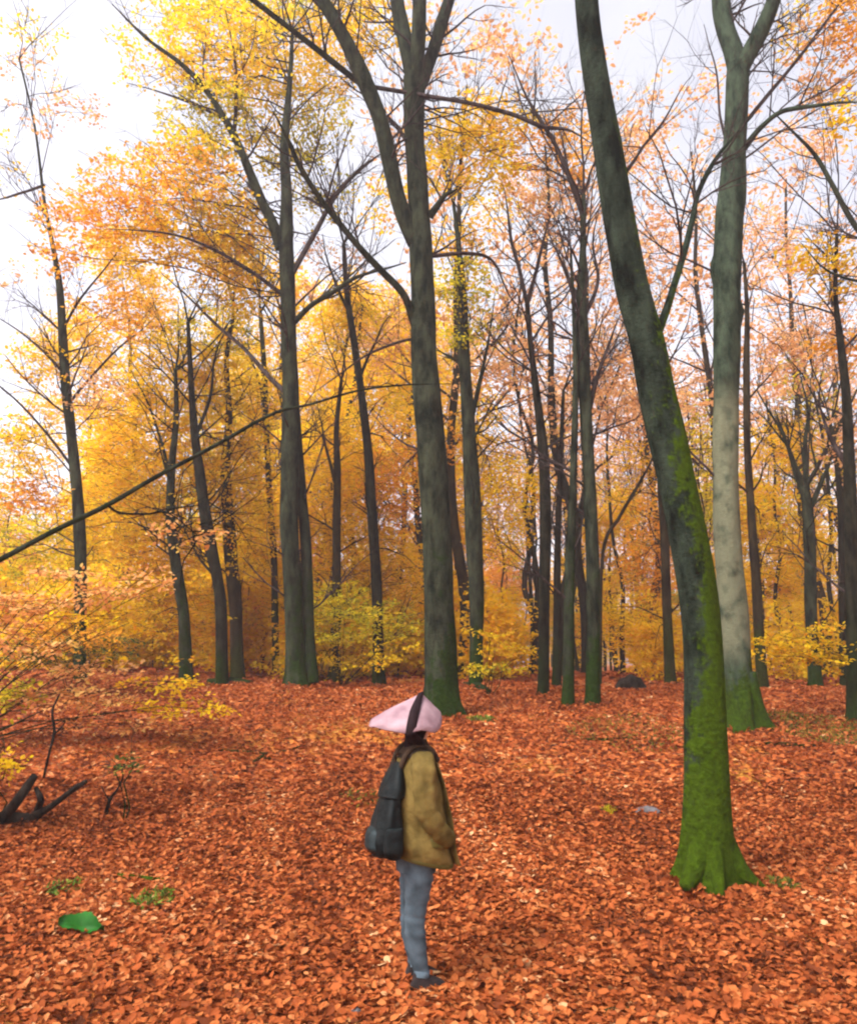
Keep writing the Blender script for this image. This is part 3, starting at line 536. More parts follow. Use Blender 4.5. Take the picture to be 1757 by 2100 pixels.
bush('sapling', 'pale orange leaved sapling reaching in from the left edge above the green bush', 'sapling', -160, 1560, [(60, 1240, 100, 24, 'pl', 1.1), (210, 1215, 90, 18, 'pl', .9), (290, 1185, 70, 14, 'pl', .6), (130, 1180, 80, 16, 'pl', .6), (60, 1330, 90, 20, 'pl', .9), (20, 1290, 70, 18, 'pl', .7), (200, 1270, 90, 14, 'yl', .6)], D=10.5)
bush('sapling', 'low yellow sapling with long flat sprays reaching into the left of the clearing', 'sapling', -90, 1530, [(350, 1400, 110, 12, 'yl', .7), (370, 1450, 90, 16, 'yl', .8), (200, 1375, 120, 14, 'pl', .7), (150, 1430, 130, 20, 'pl', .9), (260, 1480, 120, 16, 'pl', .4), (320, 1350, 90, 10, 'yl', .3), (30, 1420, 60, 40, 'yg', .5)], D=11)
bush('sapling', 'bright yellow sapling spray low at the right edge, in front of dark trunks', 'sapling', 1880, 1440, [(1660, 1318, 105, 12, 'yl', 1.3), (1720, 1350, 80, 14, 'yl', 1.2), (1630, 1345, 70, 10, 'yl', 1.0), (1700, 1292, 70, 8, 'yl', .8)], D=13)
bush('sapling', 'yellow-green sapling at the foot of the grey trunk right of the central beech', 'sapling', 1000, 1410, [(1010, 1372, 65, 10, 'yg', .8), (1040, 1330, 60, 12, 'yl', .5), (1000, 1300, 50, 10, 'yl', .4)], D=15.5)
bush('sapling', 'yellow-green leaves low between the double-stemmed beech and the wavy dark tree', 'sapling', 700, 1400, [(730, 1260, 85, 12, 'yg', .5), (690, 1310, 80, 14, 'yg', .6), (740, 1355, 90, 14, 'yl', .6), (820, 1330, 50, 16, 'yl', .5), (800, 1290, 50, 12, 'yg', .4)], D=18)
bush('sapling', 'single yellow clump of leaves at the left edge above the fallen branches', 'sapling', -10, 1640, [(5, 1570, 28, 25, 'yl', 1.2)], D=8.2, leaf=.06, stems=3)

# ---------------------------------------------------------------- background trees, individual copies of a few kinds
def far_tree(kind, seed, pal, h, r, cov, lean=0.):
    global rng
    keep = rng; rng = np.random.default_rng(seed)
    root = empty('background_tree', (0, 0, -500)); n = 9
    P = np.zeros((n, 3)); P[:, 2] = np.linspace(-.3, h*.86, n); P[1:, :2] = np.cumsum(rng.normal(0, .012*h, (n-1, 2)), 0)
    rr = r*(1-.78*np.linspace(0, 1, n))
    SP = spline(np.column_stack([P, rr]), 26); big_tube('trunk', SP[:, :3], SP[:, 3], B_FAR if seed % 2 else B_DARK, root, 9, flare=.3, gz=0)
    tb = TB(); pend = []
    lo = {'pole': .45, 'tall': .38, 'young': .12, 'shrub': .05}[kind]
    nb = {'pole': 9, 'tall': 15, 'young': 16, 'shrub': 14}[kind]
    for j in range(nb):
        i = int(26*(lo+(.97-lo)*j/nb)); i = min(i, 25); az = rng.uniform(0, 2*math.pi)
        up_ = .9 if kind in ('tall', 'pole') else .35
        d = np.array([math.cos(az), math.sin(az), up_+rng.normal(0, .2)]); f = (1-(i/26-lo)/(1-lo)*.6)
        grow(tb, SP[i, :3], d, h*{'tall': .24, 'pole': .15}.get(kind, .26)*f*rng.uniform(.7, 1.2), max(SP[i, 3]*.42, .012), 2, pend, .14, .65, 4)
    tb.build('branches', B_TWIG, root, 3)
    E = np.array([e[0] for e in pend if e[2] <= 1]); m = int(cov)
    cen = E[rng.integers(0, len(E), m)]+rng.normal(0, .35, (m, 3))
    c = Crown(); V, Q, t, _, _ = sprays(cen, .95, 12, .16, flat=.55); c.add(V, Q, t); c.build('crown', PAL[pal], root)
    rng = keep
    return root
protos = {
 'T_rs': [far_tree('tall', 1, 'rs', 21, .17, 200), far_tree('tall', 2, 'rs', 23, .20, 160), far_tree('tall', 3, 'rs', 19, .18, 260)],
 'T_am': [far_tree('tall', 4, 'am', 20, .20, 800), far_tree('tall', 5, 'yl', 21, .18, 800)],
 'P': [far_tree('pole', 31, 'yl', 15, .085, 90), far_tree('pole', 32, 'rs', 17, .10, 70), far_tree('pole', 33, 'yg', 13, .07, 110)],
 'S': [far_tree('shrub', 21, 'yl', 3.4, .03, 260), far_tree('shrub', 22, 'am', 2.8, .03, 240), far_tree('shrub', 23, 'yl', 2.6, .03, 200)],
 'Y': [far_tree('young', 6, 'yl', 8, .08, 700), far_tree('young', 7, 'am', 9, .09, 800), far_tree('young', 8, 'yg', 7, .07, 600), far_tree('young', 10, 'yl', 10, .1, 850), far_tree('young', 9, 'or', 10, .1, 850)],
}
KIND = {'T_rs': ('tall sparse russet tree', 'tall sparse russet trees far back in the wood'), 'T_am': ('tall golden tree', 'tall golden trees far back in the wood'),
        'Y': ('young leafy tree', 'young leafy trees far back in the wood'), 'P': ('thin straight pole tree', 'thin straight pole trees at the back of the clearing'), 'S': ('low leafy sapling', 'low leafy saplings at the back of the clearing')}
MARKS = [(-9e9, ''), (0, 'the left edge'), (170, 'the far-left slim tree'), (385, 'the left-leaning stem'), (455, 'the black crooked trunk'), (613, 'the double-stemmed beech'), (772, 'the wavy dark tree'),
         (903, 'the central beech'), (1115, 'the Y-forked tree'), (1215, 'the twin-topped tree'), (1442, 'the mossy beech'), (1553, 'the reddish pole tree'), (1662, 'the many-forked tree'), (1757, 'the right edge')]
ORD = ['nearest', 'second', 'third', 'fourth', 'fifth', 'sixth', 'seventh', 'eighth', 'ninth', 'tenth', 'eleventh', 'twelfth', 'thirteenth', 'fourteenth', 'fifteenth', 'sixteenth', 'seventeenth', 'eighteenth', 'nineteenth', 'twentieth', 'twenty-first', 'twenty-second', 'twenty-third', 'twenty-fourth', 'twenty-fifth', 'twenty-sixth', 'twenty-seventh', 'twenty-eighth', 'twenty-ninth', 'thirtieth']
rr_ = random.Random(5); taken = []; spots = []
def scatter(key, n, d0, d1, u0, u1, s0=.85, s1=1.15, gap=1.6):
    k = 0; tries = 0
    while k < n and tries < n*40:
        tries += 1; y = d0+(d1-d0)*rr_.random()**.8; u = rr_.uniform(u0, u1); x = (u-W0/2)/FPX*y
        if any((x-a)**2+(y-b)**2 < gap*gap for a, b in taken): continue
        taken.append((x, y)); spots.append((y, u, x, key, rr_.choice(protos[key]), rr_.uniform(0, 6.28), rr_.uniform(s0, s1))); k += 1
scatter('T_am', 13, 28, 60, 150, 880)
scatter('T_rs', 5, 24, 32, 900, 1900, 1.0, 1.2)
scatter('T_rs', 26, 30, 70, 800, 1900, .95, 1.2)
scatter('T_rs', 2, 30, 60, 300, 700)
scatter('Y', 28, 24, 60, -150, 900, .7, 1.15, 1.3)
scatter('Y', 18, 27, 60, 900, 1850, .7, 1.1, 1.3)
scatter('P', 34, 22, 50, 900, 1800, .8, 1.1, 1.2)
scatter('P', 10, 24, 50, 0, 880, .8, 1.1, 1.2)
scatter('S', 20, 20.5, 27, -60, 850, .7, 1.15, 1.0)
scatter('S', 9, 21, 27, 900, 1800, .6, 1., 1.0)
scatter('S', 28, 27, 40, -100, 1850, .8, 1.2, 1.0)
scatter('Y', 44, 60, 100, -200, 1950, 1.0, 1.6, 2)
scatter('T_rs', 26, 70, 120, -200, 1950, .9, 1.2, 2)
scatter('T_am', 4, 30, 55, -800, -250)
scatter('Y', 7, 26, 50, -800, -200)
scatter('T_rs', 4, 30, 55, 2000, 2600)
scatter('Y', 4, 28, 50, 1950, 2500)
spots.sort(key=lambda q: q[0]); count = {}
for y, u, x, key, root, rz, s_ in spots:
    j = max(i for i, m in enumerate(MARKS) if m[0] <= u)
    where = 'left of the left edge' if j == 0 else ('beyond the right edge' if j == len(MARKS)-1 else 'between %s and %s' % (MARKS[j][1], MARKS[j+1][1]))
    c = count.get((key, j), 0); count[(key, j)] = c+1
    r = root.copy(); C.objects.link(r); r.location = (x, y, float(ground(x, y))); r.rotation_euler = (0, 0, rz); r.scale = (s_, s_, s_)
    tag(r, '%s background %s %s' % (ORD[c] if c == 0 else ORD[c]+' nearest', KIND[key][0], where), 'sapling' if key == 'S' else 'tree', KIND[key][1])
    for ch in root.children:
        c2 = ch.copy(); C.objects.link(c2); c2.parent = r
for k in protos.values():
    for r in k:
        for ch in list(r.children): bpy.data.objects.remove(ch)
        bpy.data.objects.remove(r)

# ---------------------------------------------------------------- things on the forest floor
def stick(name, label, cat, pts, mt, D=None, lift=0.02, sides=10, group=None, twig=None, rough=.08):
    rows = []
    for q in pts:
        D_ = q[3] if len(q) > 3 else hit(q[0], q[1]); p, t = up(q[0], q[1], D_)
        if len(q) <= 3: p[2] = float(ground(p[0], p[1]))+lift
        rows.append([*p, q[2]/2/FPX*t])
    SP = spline(np.array(rows), max(10, len(rows)*5)); return SP
def stick_obj(name, label, cat, branches, mt, group=None):
    root = None
    if len(branches) == 1:
        SP = stick(name, '', '', branches[0], mt); o = big_tube(name, SP[:, :3], SP[:, 3], mt, None, 10, rough=.1, cap=True); return tag(o, label, cat, group)
    root = empty(name, (0, 0, 0)); tag(root, label, cat, group)
    for i, b in enumerate(branches):
        SP = stick(name, '', '', b, mt); big_tube('stem' if i == 0 else 'side_branch', SP[:, :3], SP[:, 3], mt, root, 10, rough=.1, cap=True)
    return root
stick_obj('fallen_branch', 'dark crooked fallen branch with raised broken arms at the left edge', 'branch',
    [[(-40, 1700, 34), (10, 1690, 32), (60, 1688, 26), (82, 1668, 22)], [(0, 1690, 22), (30, 1650, 20, 7.9), (55, 1615, 18, 7.9), (72, 1590, 14, 7.9)],
     [(70, 1680, 16), (110, 1650, 12, 7.9), (150, 1620, 11, 7.9), (178, 1602, 9, 7.9)], [(75, 1670, 14), (84, 1640, 12, 7.95), (74, 1615, 8, 7.95)]], B_DEAD)
stick_obj('dead_twig', 'thin dead upright twig standing behind the fallen branch at left', 'twig',
    [[(90, 1600, 5), (100, 1550, 5, 8.9), (112, 1500, 6, 8.9), (108, 1460, 5, 8.9), (122, 1425, 4, 8.9)], [(108, 1510, 3, 8.9), (128, 1490, 3, 8.85), (135, 1478, 2, 8.8)]], B_DEAD)
stick_obj('dead_twig', 'short leaning dead twig under the single brown leaf clump, left of the clearing', 'twig',
    [[(218, 1672, 8), (226, 1640, 6, 8.2), (240, 1620, 4, 8.2), (252, 1595, 3, 8.2), (250, 1570, 3, 8.2)], [(226, 1645, 3, 8.2), (215, 1625, 2, 8.2), (208, 1612, 2, 8.2)]], B_DEAD)
bush('seedling', 'single brown leaf clump on a thin stem near the fallen branch', 'seedling', 256, 1640, [(252, 1565, 16, 16, 'gr', 1.2)], D=8.3, leaf=.06, stems=2)
stick_obj('stick', 'short dark green mossy stick lying on the leaves at lower left', 'stick', [[(240, 1802, 9), (285, 1808, 14), (335, 1812, 11)]], B_MOSS)
stick_obj('stick', 'long thin pale stick leading to the green leaf at the lower left edge', 'stick', [[(-20, 1940, 6), (50, 1926, 7), (120, 1915, 6)]], B_FAR)
stick_obj('stick', 'small dark stick at the bottom edge right of the person', 'stick', [[(1240, 2085, 10), (1280, 2080, 12), (1325, 2084, 8)]], B_FAR)
stick_obj('fallen_log', 'dark fallen log on the rise left of the double-stemmed beech', 'log', [[(430, 1400, 16), (475, 1401, 22), (515, 1403, 14)]], B_DARK)
stick_obj('fallen_log', 'short dark broken log right of the central beech', 'log', [[(955, 1406, 14), (985, 1414, 18), (1003, 1422, 12)]], B_DARK)
stick_obj('stick', 'dark rotten stick on the grass right of the pale beech roots', 'stick', [[(1570, 1528, 7), (1610, 1530, 9), (1650, 1533, 8), (1680, 1530, 4)]], B_DARK)
stick_obj('stick', 'thin half-buried stick in the middle of the clearing left of the person', 'stick', [[(445, 1540, 4), (500, 1545, 5), (560, 1548, 4), (640, 1528, 3)]], B_DARK)
stick_obj('stick', 'small curved brown stick left of the person beyond the thin half-buried one', 'stick', [[(520, 1566, 6), (538, 1556, 9), (555, 1560, 5)]], B_DARK)
stick_obj('stick', 'long faint stick lying flat beyond the mossy tree, right of centre', 'stick', [[(1140, 1518, 4), (1200, 1520, 5), (1290, 1516, 4)]], B_DARK)
def rock(name, label, cat, u, v, wpx, hpx, mt, D=None):
    D = D or hit(u, v); p, t = up(u, v, D); p[2] = float(ground(p[0], p[1])); s = wpx/2/FPX*t; hh = hpx/FPX*t
    bm = bmesh.new(); bmesh.ops.create_icosphere(bm, subdivisions=4, radius=1)
    for q in bm.verts:
        c = q.co; k = 1+.13*math.sin(3*c.x+u)+.1*math.sin(5*c.y+2*c.z+v)+.05*math.sin(11*c.x-7*c.z); q.co = Vector((c.x*s*k, c.y*s*.8*k, c.z*hh*k))
    me = bpy.data.meshes.new(name); bm.to_mesh(me); bm.free(); me.materials.append(mt)
    for f in me.polygons: f.use_smooth = True
    o = bpy.data.objects.new(name, me); C.objects.link(o); o.location = p; return tag(o, label, cat)
STONE = plain('grey_stone', (.05, .045, .045), (.14, .125, .125), 14)
rock('stone', 'small flat grey stone among the leaves left of the mossy tree', 'stone', 1325, 1668, 50, 14, STONE)
rock('stone', 'small grey stone at the bottom edge below the person', 'stone', 730, 2082, 30, 12, STONE)
rock('tree_stump', 'dark rounded stump far back in front of orange foliage, right of centre', 'stump', 1288, 1392, 62, 32, B_DEAD, D=17)
MOSS = plain('moss', (.03, .07, .006), (.12, .20, .02), 30, bump=1.)
def moss_patch(label, u, v, wpx, n, pal='gr'):
    D = hit(u, v); p, t = up(u, v, D); s = wpx/2/FPX*t; a = rng.uniform(0, 2*math.pi, n); r = np.sqrt(rng.uniform(0, 1, n))*s
    x = p[0]+np.cos(a)*r; y = D+np.sin(a)*r*1.2; P = np.stack([x, y, ground(x, y)+rng.uniform(.01, .045, n)], 1)
    A = rng.normal(0, 1, (n, 3)); A[:, 2] = np.abs(A[:, 2])*.9; N = rng.normal(0, 1, (n, 3))+[0, -.4, .6]
    V, Q, tn = leaves(P, A, N, .045*rng.uniform(.6, 1.4, n), rng.uniform(0, 1, n), wr=.35)
    o = mk('ground_plants', V, Q, mat=PAL[pal], tint=tn, smooth=False); tag(o, label, 'ground plants', kind='stuff')
PAL['mo'] = leaf_mat('moss_blades', [(0, (.03, .06, .008)), (.6, (.10, .17, .015)), (1, (.22, .24, .03))], trans=.3)
moss_patch('low green moss patch on the leaves behind the mossy stick at lower left', 315, 1852, 90, 260, 'mo')
moss_patch('sparse green sprigs left of the mossy stick', 130, 1830, 80, 110, 'mo')
moss_patch('small yellow-green tuft beside the grey stone', 1248, 1668, 26, 90, 'yg')
moss_patch('moss spreading over the ground right of the central beech roots', 985, 1478, 60, 500, 'mo')
moss_patch('moss on the ground right of the leaning mossy tree roots', 1600, 1822, 60, 260, 'gr')
moss_patch('thin olive grass right of the pale beech roots', 1670, 1500, 260, 3200, 'gr')
moss_patch('thin grass beyond the clearing left of the mossy tree', 1290, 1500, 260, 1100, 'gr')
moss_patch('sparse grass among leaves behind the person', 740, 1640, 90, 120, 'gr')
# one big green leaf lying on the litter
D = hit(165, 1925); p, t = up(165, 1925, D)
gl = mat('fresh_leaf')[0]
gl = plain('green_leaf', (.008, .060, .006), (.020, .12, .012), 9, rough=.5)
V = []; nu, nv = 15, 9
for a in range(nu):
    f = a/(nu-1); hw = .105*math.sin(math.pi*min(1, f*1.02+.0))**.75*(1-.35*f)+.002
    for b in range(nv):
        c = b/(nv-1)*2-1; V.append((-.15+.30*f, c*hw, .05*abs(c)+.018*math.sin(f*9+c*2)+.006*math.sin(f*42)*abs(c)-.05*f*f))
Q = [(a*nv+b, (a+1)*nv+b, (a+1)*nv+b+1, a*nv+b+1) for a in range(nu-1) for b in range(nv-1)]
o = mk('leaf', V, Q, None, gl); o.location = (p[0], p[1], float(ground(p[0], p[1]))+.07); o.rotation_euler = (.42, .08, .25)
tag(o, 'broad green leaf lying on the orange litter at lower left', 'leaf')

# ---------------------------------------------------------------- the person
D = hit(856, 2024); pb, t = up(852, 2024, D); pz = float(ground(pb[0], pb[1]))
PX, PY = float(pb[0]), float(pb[1]); ROT = R(18)
person = empty('person', (PX, PY, pz), ROT)
tag(person, 'person in pale pink wide hat, olive jacket and grey-blue jeans standing in the leaves', 'person')
SKIN = plain('skin', (.42, .24, .16), (.50, .30, .21), 12, rough=.55, bump=.05)
JACK = plain('olive_jacket', (.055, .038, .008), (.175, .120, .033), 9, rough=.85, bump=.8, dist=.03)
JACK2 = plain('olive_jacket_inner', (.06, .05, .012), (.12, .10, .025), 7)
JEAN = plain('grey_blue_denim', (.024, .034, .040), (.085, .115, .135), 9, rough=.85, bump=.2)
HATM = plain('pink_felt', (.20, .120, .135), (.33, .225, .24), 9, rough=.95, bump=.6, dist=.02)
HAIR = plain('dark_hair', (.005, .002, .003), (.016, .007, .008), 30, rough=.8)
SCARF = plain('dark_scarf', (.018, .012, .008), (.05, .03, .018), 25, rough=.9)
PACK = plain('dark_backpack', (.0015, .002, .002), (.009, .013, .013), 9, rough=.6, bump=.8, dist=.03)
SHOE = plain('dark_shoe', (.012, .009, .009), (.03, .022, .02), 20, rough=.6)
def skin(name, verts, edges, mt, parent, sub=2, root=0):
    me = bpy.data.meshes.new(name); me.from_pydata([v[0] for v in verts], edges, []); o = bpy.data.objects.new(name, me); C.objects.link(o); o.parent = parent
    md = o.modifiers.new('skin', 'SKIN'); md.use_smooth_shade = True
    if not me.skin_vertices:
        bm = bmesh.new(); bm.from_mesh(me); bm.verts.layers.skin.verify(); bm.to_mesh(me); bm.free()
    for i, v in enumerate(verts):
        r = v[1] if isinstance(v[1], tuple) else (v[1], v[1]); me.skin_vertices[0].data[i].radius = r; me.skin_vertices[0].data[i].use_root = (i == root)
    sb = o.modifiers.new('sub', 'SUBSURF'); sb.levels = sub; sb.render_levels = sub
    me.materials.append(mt); return o
V = [((0, 0, .84), (.11, .13)), ((-.01, 0, 1.0), (.09, .11)), ((-.005, 0, 1.2), (.10, .13)), ((-.005, 0, 1.31), .07), ((.005, 0, 1.37), .048), ((.02, 0, 1.43), .055), ((.035, 0, 1.50), .082), ((.03, 0, 1.575), .07)]
E = [(0, 1), (1, 2), (2, 3), (3, 4), (4, 5), (5, 6), (6, 7)]
def chain(start, pts):
    for p_, r_ in pts: V.append((p_, r_)); E.append((start, len(V)-1)); start = len(V)-1
    return start
for s in (-1, 1):
    w_ = chain(3, [((0, s*.13, 1.29), .05), ((-.01, s*.20, 1.17), .042), ((-.01, s*.225, 1.04), .036), ((.05, s*.215, .93), .03), ((.09, s*.19, .86), .022), ((.105, s*.17, .825), (.03, .018))])
    for k in range(4): chain(w_, [((.10+.012*k, s*(.15+.004*k), .79+.006*k), .0085), ((.10+.014*k, s*(.135), .76+.006*k), .008), ((.10+.014*k, s*.12, .735+.007*k), .007)])
    chain(w_, [((.14, s*.155, .82), .010), ((.155, s*.14, .80), .008)])
    a_ = chain(0, [((0, s*.075, .78), .085), ((-.006, s*.08, .60), .056), ((-.022, s*.078, .43), .036), ((-.02, s*.078, .30), .034), ((.005, s*.078, .12), .026), ((.015, s*.08, .06), .032), ((.08, s*.085, .035), .028), ((.14, s*.09, .028), .02)])
chain(6, [((.118, 0, 1.475), .014)])          # nose
skin('body', V, E, SKIN, person)
def loft(name, rings, mt, parent, n=28, fold=0., closed=False, fr=(5, 3)):
    """rings: (cx, cy, z, rx, ry[, tilt_x])"""
    rings = [(*q, 0) if len(q) < 6 else q for q in rings]; rows = spline(np.array(rings, float), len(rings)*5); th = np.arange(n)/n*2*math.pi; k = len(rows); V = []
    for i, r_ in enumerate(rows):
        f = 1+fold*(np.sin(fr[0]*th+r_[2]*9)+.7*np.sin(fr[1]*th-r_[2]*17+1)+.6*np.sin(2*th+r_[2]*31))
        tx = r_[5] if len(r_) > 5 else 0
        x = r_[0]+r_[3]*np.cos(th)*f; y = r_[1]+r_[4]*np.sin(th)*f; z = r_[2]+tx*np.cos(th)+fold*.12*np.sin(3*th+2)
        V.append(np.stack([x, y, z], 1))
    V = np.vstack(V); j = np.arange(k-1)[:, None]*n; a = np.arange(n)[None]; b = (a+1) % n
    Q = np.stack([j+a, j+b, j+n+b, j+n+a], -1).reshape(-1, 4); T = None
    if closed:
        V = np.vstack([V, V[:n].mean(0), V[-n:].mean(0)]); m = len(V); e = (k-1)*n
        T = [((i+1) % n, i, m-2) for i in range(n)]+[(e+i, e+(i+1) % n, m-1) for i in range(n)]
    return mk(name, V, Q, T, mt, parent)
# jacket: boxy, hanging wider at the hem, front edge swinging forward
jk = loft('jacket', [(.045, 0, .69, .175, .20, -.035), (.04, 0, .72, .185, .21, -.03), (.022, 0, .80, .185, .215, -.02), (.012, 0, .95, .165, .205), (.0, 0, 1.1, .145, .20), (-.005, 0, 1.2, .125, .195), (-.005, 0, 1.27, .105, .175), (0, 0, 1.32, .075, .11), (.005, 0, 1.355, .05, .06)], JACK, person, 48, .032)
for s in (-1, 1):
    P = spline(np.array([(-.005, s*.135, 1.305, .060), (-.012, s*.185, 1.24, .066), (-.018, s*.222, 1.13, .060), (-.012, s*.238, 1.02, .058), (.04, s*.238, .935, .056), (.10, s*.222, .87, .053), (.145, s*.20, .83, .048)]), 34)
    P[:, 3] *= 1+.035*np.sin(np.arange(34)*1.3+s)+.03*np.sin(np.arange(34)*2.3)+.05*np.exp(-((np.arange(34)-20)/2.)**2)-.05*np.exp(-((np.arange(34)-23.5)/1.5)**2)
    big_tube('sleeve', P[:, :3], P[:, 3], JACK, jk, 24, rough=.07, cap=True)
loft('hem_band', [(.046, 0, .688, .179, .204, -.035), (.044, 0, .70, .184, .209, -.034), (.042, 0, .712, .185, .210, -.032)], JACK2, jk, 48, .032)
loft('pocket_flap', [(.09, -.2, .80, .07, .028), (.095, -.205, .84, .075, .03), (.09, -.20, .855, .07, .022)], JACK2, jk, 16, .02, True)
# open front edge hanging ahead of the body
loft('front_panel', [(.225, -.03, .675, .028, .12), (.20, -.03, .76, .024, .125), (.175, -.03, .95, .02, .12), (.145, -.02, 1.12, .018, .11), (.105, 0, 1.26, .02, .09)], JACK, jk, 20, .04, True)
tr = loft('trousers_seat', [(.0, 0, .64, .115, .16), (.0, 0, .72, .12, .165), (0, 0, .80, .11, .15)], JEAN, person, 28, .015)
tr.name = 'trousers'
for s, kx in ((-1, 0), (1, .012)):
    P = spline(np.array([(.0+kx, s*.078, .74, .098), (-.008+kx, s*.078, .60, .088), (-.022+kx, s*.076, .46, .070), (-.028+kx, s*.075, .38, .064), (-.022+kx, s*.075, .28, .066), (.0+kx, s*.076, .16, .055), (.018+kx, s*.077, .075, .048)]), 34)
    P[:, 3] *= (1+.035*np.sin(np.arange(34)*1.7+s)+.03*np.sin(np.arange(34)*2.9))*np.linspace(.98, .84, 34)
    big_tube('trouser_leg', P[:, :3], P[:, 3], JEAN, tr, 24, rough=.045)
    loft('cuff', [(.012+kx, s*.077, .085, .046, .044), (.014+kx, s*.077, .10, .048, .046), (.012+kx, s*.077, .118, .047, .045)], plain('denim_cuff', (.06, .09, .11), (.12, .17, .20), 30), tr, 20, .02)
    sh = loft('shoe', [(.05+kx, s*.08, .004, .105, .042), (.05+kx, s*.08, .03, .11, .044), (.035+kx, s*.08, .06, .085, .040), (.012+kx, s*.078, .085, .05, .038), (.01+kx, s*.077, .12, .042, .036)], SHOE, person, 20, 0, True)
# hair, gathered low under the hat
loft('hair', [(-.03, -.01, 1.335, .05, .06), (-.025, -.012, 1.37, .055, .065), (-.01, -.01, 1.42, .065, .075), (.0, 0, 1.48, .088, .088), (.01, 0, 1.54, .088, .085), (.015, 0, 1.59, .05, .05)], HAIR, person, 20, .03, True)
sc = loft('scarf', [(.0, 0, 1.30, .115, .165, .01), (0, 0, 1.325, .105, .15, .01), (0, 0, 1.355, .078, .095), (.0, 0, 1.385, .066, .075), (.0, 0, 1.40, .055, .06)], SCARF, person, 28, .03)
# wide soft hat, peak forward, long drooping brim behind
def hat_pt(a, k):
    """a azimuth, k 0 peak .. 1 rim"""
    cx = .035+(-.065-.035)*k; rx = .225*k; ry = .20*k
    near = max(0, math.cos(a+math.pi/2))
    z = 1.672-.140*k**.95-.070*k**3*near+.012*k*math.cos(a)-.018*k**4+.014*math.sin(3*a+1)*k**2+.012*math.sin(5*a+2)*k**2+.004*math.sin(9*a+8*k)*k
    if k < .12: z -= (.12-k)**2*.6
    back = max(0, -math.cos(a))
    return (cx+rx*math.cos(a)*(1+.06*back**3), ry*math.sin(a)*(1-.45*back**1.5), z)
n = 40; ks = [0.02, .06, .12, .2, .3, .42, .55, .68, .8, .9, 1.0]; V = []
for k in ks: V += [hat_pt(2*math.pi*i/n, k) for i in range(n)]
m = len(ks)
for k in ks[::-1][:-3]: V += [(x*.985, y*.985, z-.010) for x, y, z in [hat_pt(2*math.pi*i/n, k*.985) for i in range(n)]]
tot = len(V)//n; Q = [(j*n+i, j*n+(i+1) % n, (j+1)*n+(i+1) % n, (j+1)*n+i) for j in range(tot-1) for i in range(n)]
V.append(hat_pt(0, 0)); T = [((i+1) % n, i, len(V)-1) for i in range(n)]
hat = mk('hat', V, Q, T, HATM, person)
# dark ribbon running from the peak down the near side to the hair
V = []; az0 = R(-90)-ROT
lst = [(k, .0) for k in np.linspace(.0, 1.0, 12)]
for j, k in enumerate(np.linspace(.0, 1.02, 12)):
    c0 = np.array(hat_pt(az0+.0, k)); wd = .012+.017*min(1, k*1.6)
    c0 = c0+np.array([math.cos(az0), math.sin(az0), .35])*.008
    tx = np.array([math.cos(ROT*0-ROT), math.sin(-ROT), 0]); tx = np.array([math.cos(-ROT), math.sin(-ROT), 0])
    c0[0] += .045*k; 
    V += [tuple(c0-tx*wd), tuple(c0+np.array([0, -.004, .006])), tuple(c0+tx*wd)]
e0 = np.array(V[-2])
for j in range(1, 8):
    f = j/7; c0 = e0*(1-f)+np.array([-.005, -.085, 1.36])*f; wd = .029+.018*math.sin(f*3.1)
    V += [tuple(c0-tx*wd), tuple(c0+np.array([-.004, -.014, 0])), tuple(c0+tx*wd)]
Q = []
for j in range(len(V)//3-1):
    for i in range(2): Q.append((3*j+i, 3*j+i+1, 3*j+4+i, 3*j+3+i))
rb = mk('hat_ribbon', V, Q, None, HAIR, person); sm = rb.modifiers.new('thick', 'SOLIDIFY'); sm.thickness = .008
# small face features (turned away from the camera)
for s in (-1, 1):
    bm = bmesh.new(); bmesh.ops.create_uvsphere(bm, u_segments=12, v_segments=8, radius=.011); me = bpy.data.meshes.new('eye'); bm.to_mesh(me); bm.free(); me.materials.append(HAIR)
    o = bpy.data.objects.new('eye', me); C.objects.link(o); o.parent = person; o.location = (.103, s*.03, 1.505)
loft('mouth', [(.098, 0, 1.447, .012, .022), (.1, 0, 1.452, .013, .024), (.098, 0, 1.457, .012, .021)], plain('lips', (.35, .12, .10), (.4, .15, .12)), person, 12, 0, True)
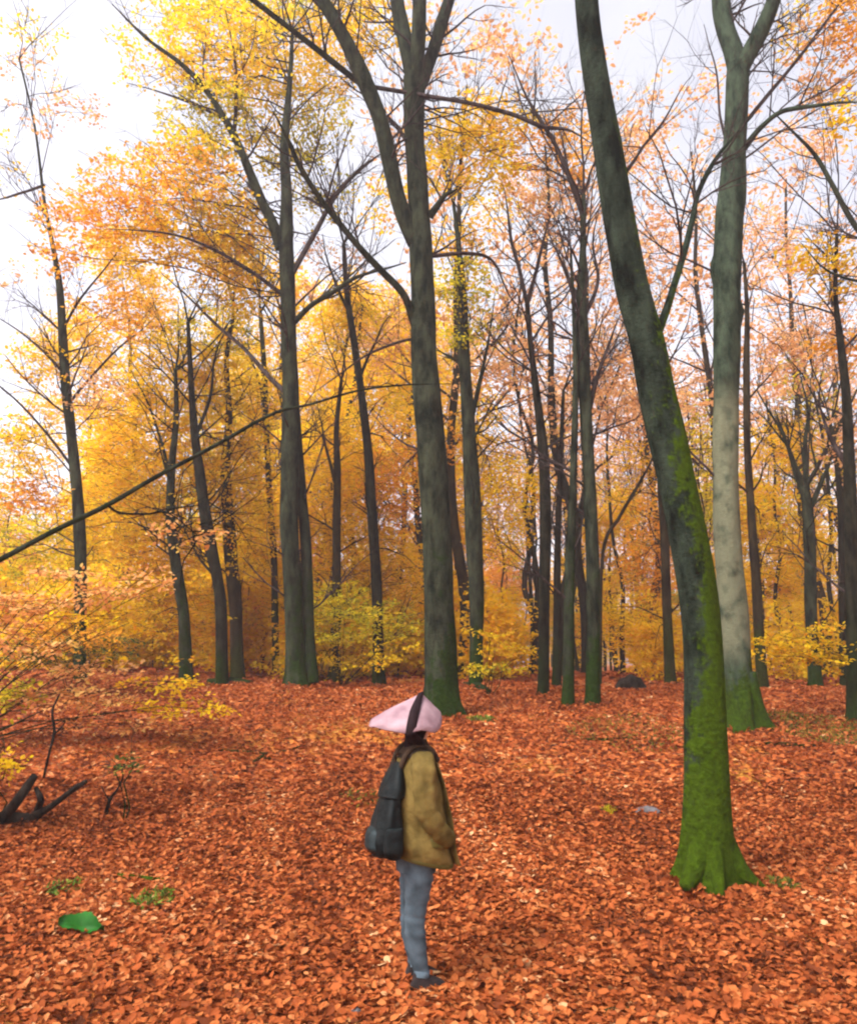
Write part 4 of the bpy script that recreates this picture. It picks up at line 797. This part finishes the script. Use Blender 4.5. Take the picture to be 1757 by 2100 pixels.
# backpack hanging behind
bp = empty('backpack', (PX, PY, pz), ROT); tag(bp, 'dark soft backpack hanging low on the back of the person in the pink hat', 'backpack')
bag = loft('bag', [(-.185, -.04, .735, .06, .10), (-.195, -.045, .75, .085, .135), (-.20, -.045, .81, .095, .15), (-.195, -.04, .90, .090, .15), (-.18, -.035, 1.0, .075, .14), (-.16, -.03, 1.1, .055, .12), (-.14, -.02, 1.19, .040, .10), (-.12, -.01, 1.25, .025, .07)], PACK, bp, 44, .045, True, (7, 4))
loft('front_pocket', [(-.265, -.045, .77, .035, .08), (-.28, -.045, .80, .042, .09), (-.275, -.045, .87, .040, .09), (-.255, -.04, .905, .028, .075)], plain('backpack_pocket', (.003, .005, .005), (.026, .038, .040), 14, rough=.55, bump=.8), bp, 24, .04, True)
loft('side_pocket', [(-.19, -.185, .76, .05, .02), (-.195, -.195, .80, .058, .026), (-.19, -.19, .90, .052, .024), (-.18, -.18, .915, .045, .018)], PACK, bp, 20, .03, True)
loft('top_flap', [(-.165, -.03, 1.07, .078, .145), (-.155, -.03, 1.13, .070, .135), (-.14, -.02, 1.20, .050, .11), (-.125, -.015, 1.262, .025, .07)], PACK, bp, 30, .03, True)
P = spline(np.array([(-.13, -.02, 1.25, .008), (-.15, -.02, 1.30, .008), (-.11, -.02, 1.31, .008), (-.09, -.02, 1.27, .008)]), 16)
big_tube('grab_handle', P[:, :3], P[:, 3], SCARF, bp, 8, rough=0, cap=True)
for s in (-1, 1):
    P = spline(np.array([(-.14, s*.08, 1.20, .018), (-.09, s*.10, 1.315, .018), (-.02, s*.105, 1.36, .018), (.06, s*.11, 1.335, .018), (.105, s*.115, 1.27, .014)]), 40)
    big_tube('strap', P[:, :3], P[:, 3], SCARF, bp, 8, rough=0, cap=True)

# ---------------------------------------------------------------- scattering volume added to brighten and whiten the far trees
hm = bpy.data.materials.new('added_haze'); hm.use_nodes = True; hn = hm.node_tree; hn.nodes.clear()
pv = hn.nodes.new('ShaderNodeVolumePrincipled'); pv.inputs['Density'].default_value = .0016; pv.inputs['Color'].default_value = (.93, .91, .95, 1); pv.inputs['Anisotropy'].default_value = .3
ho = hn.nodes.new('ShaderNodeOutputMaterial'); hn.links.new(pv.outputs[0], ho.inputs['Volume'])
bm = bmesh.new(); bmesh.ops.create_cube(bm, size=1); me = bpy.data.meshes.new('added_haze'); bm.to_mesh(me); bm.free(); me.materials.append(hm)
hz = bpy.data.objects.new('added_haze', me); C.objects.link(hz); hz.scale = (700, 700, 42); hz.location = (0, 100, 16); tag(hz, kind='stuff')
S.cycles.volume_bounces = 1
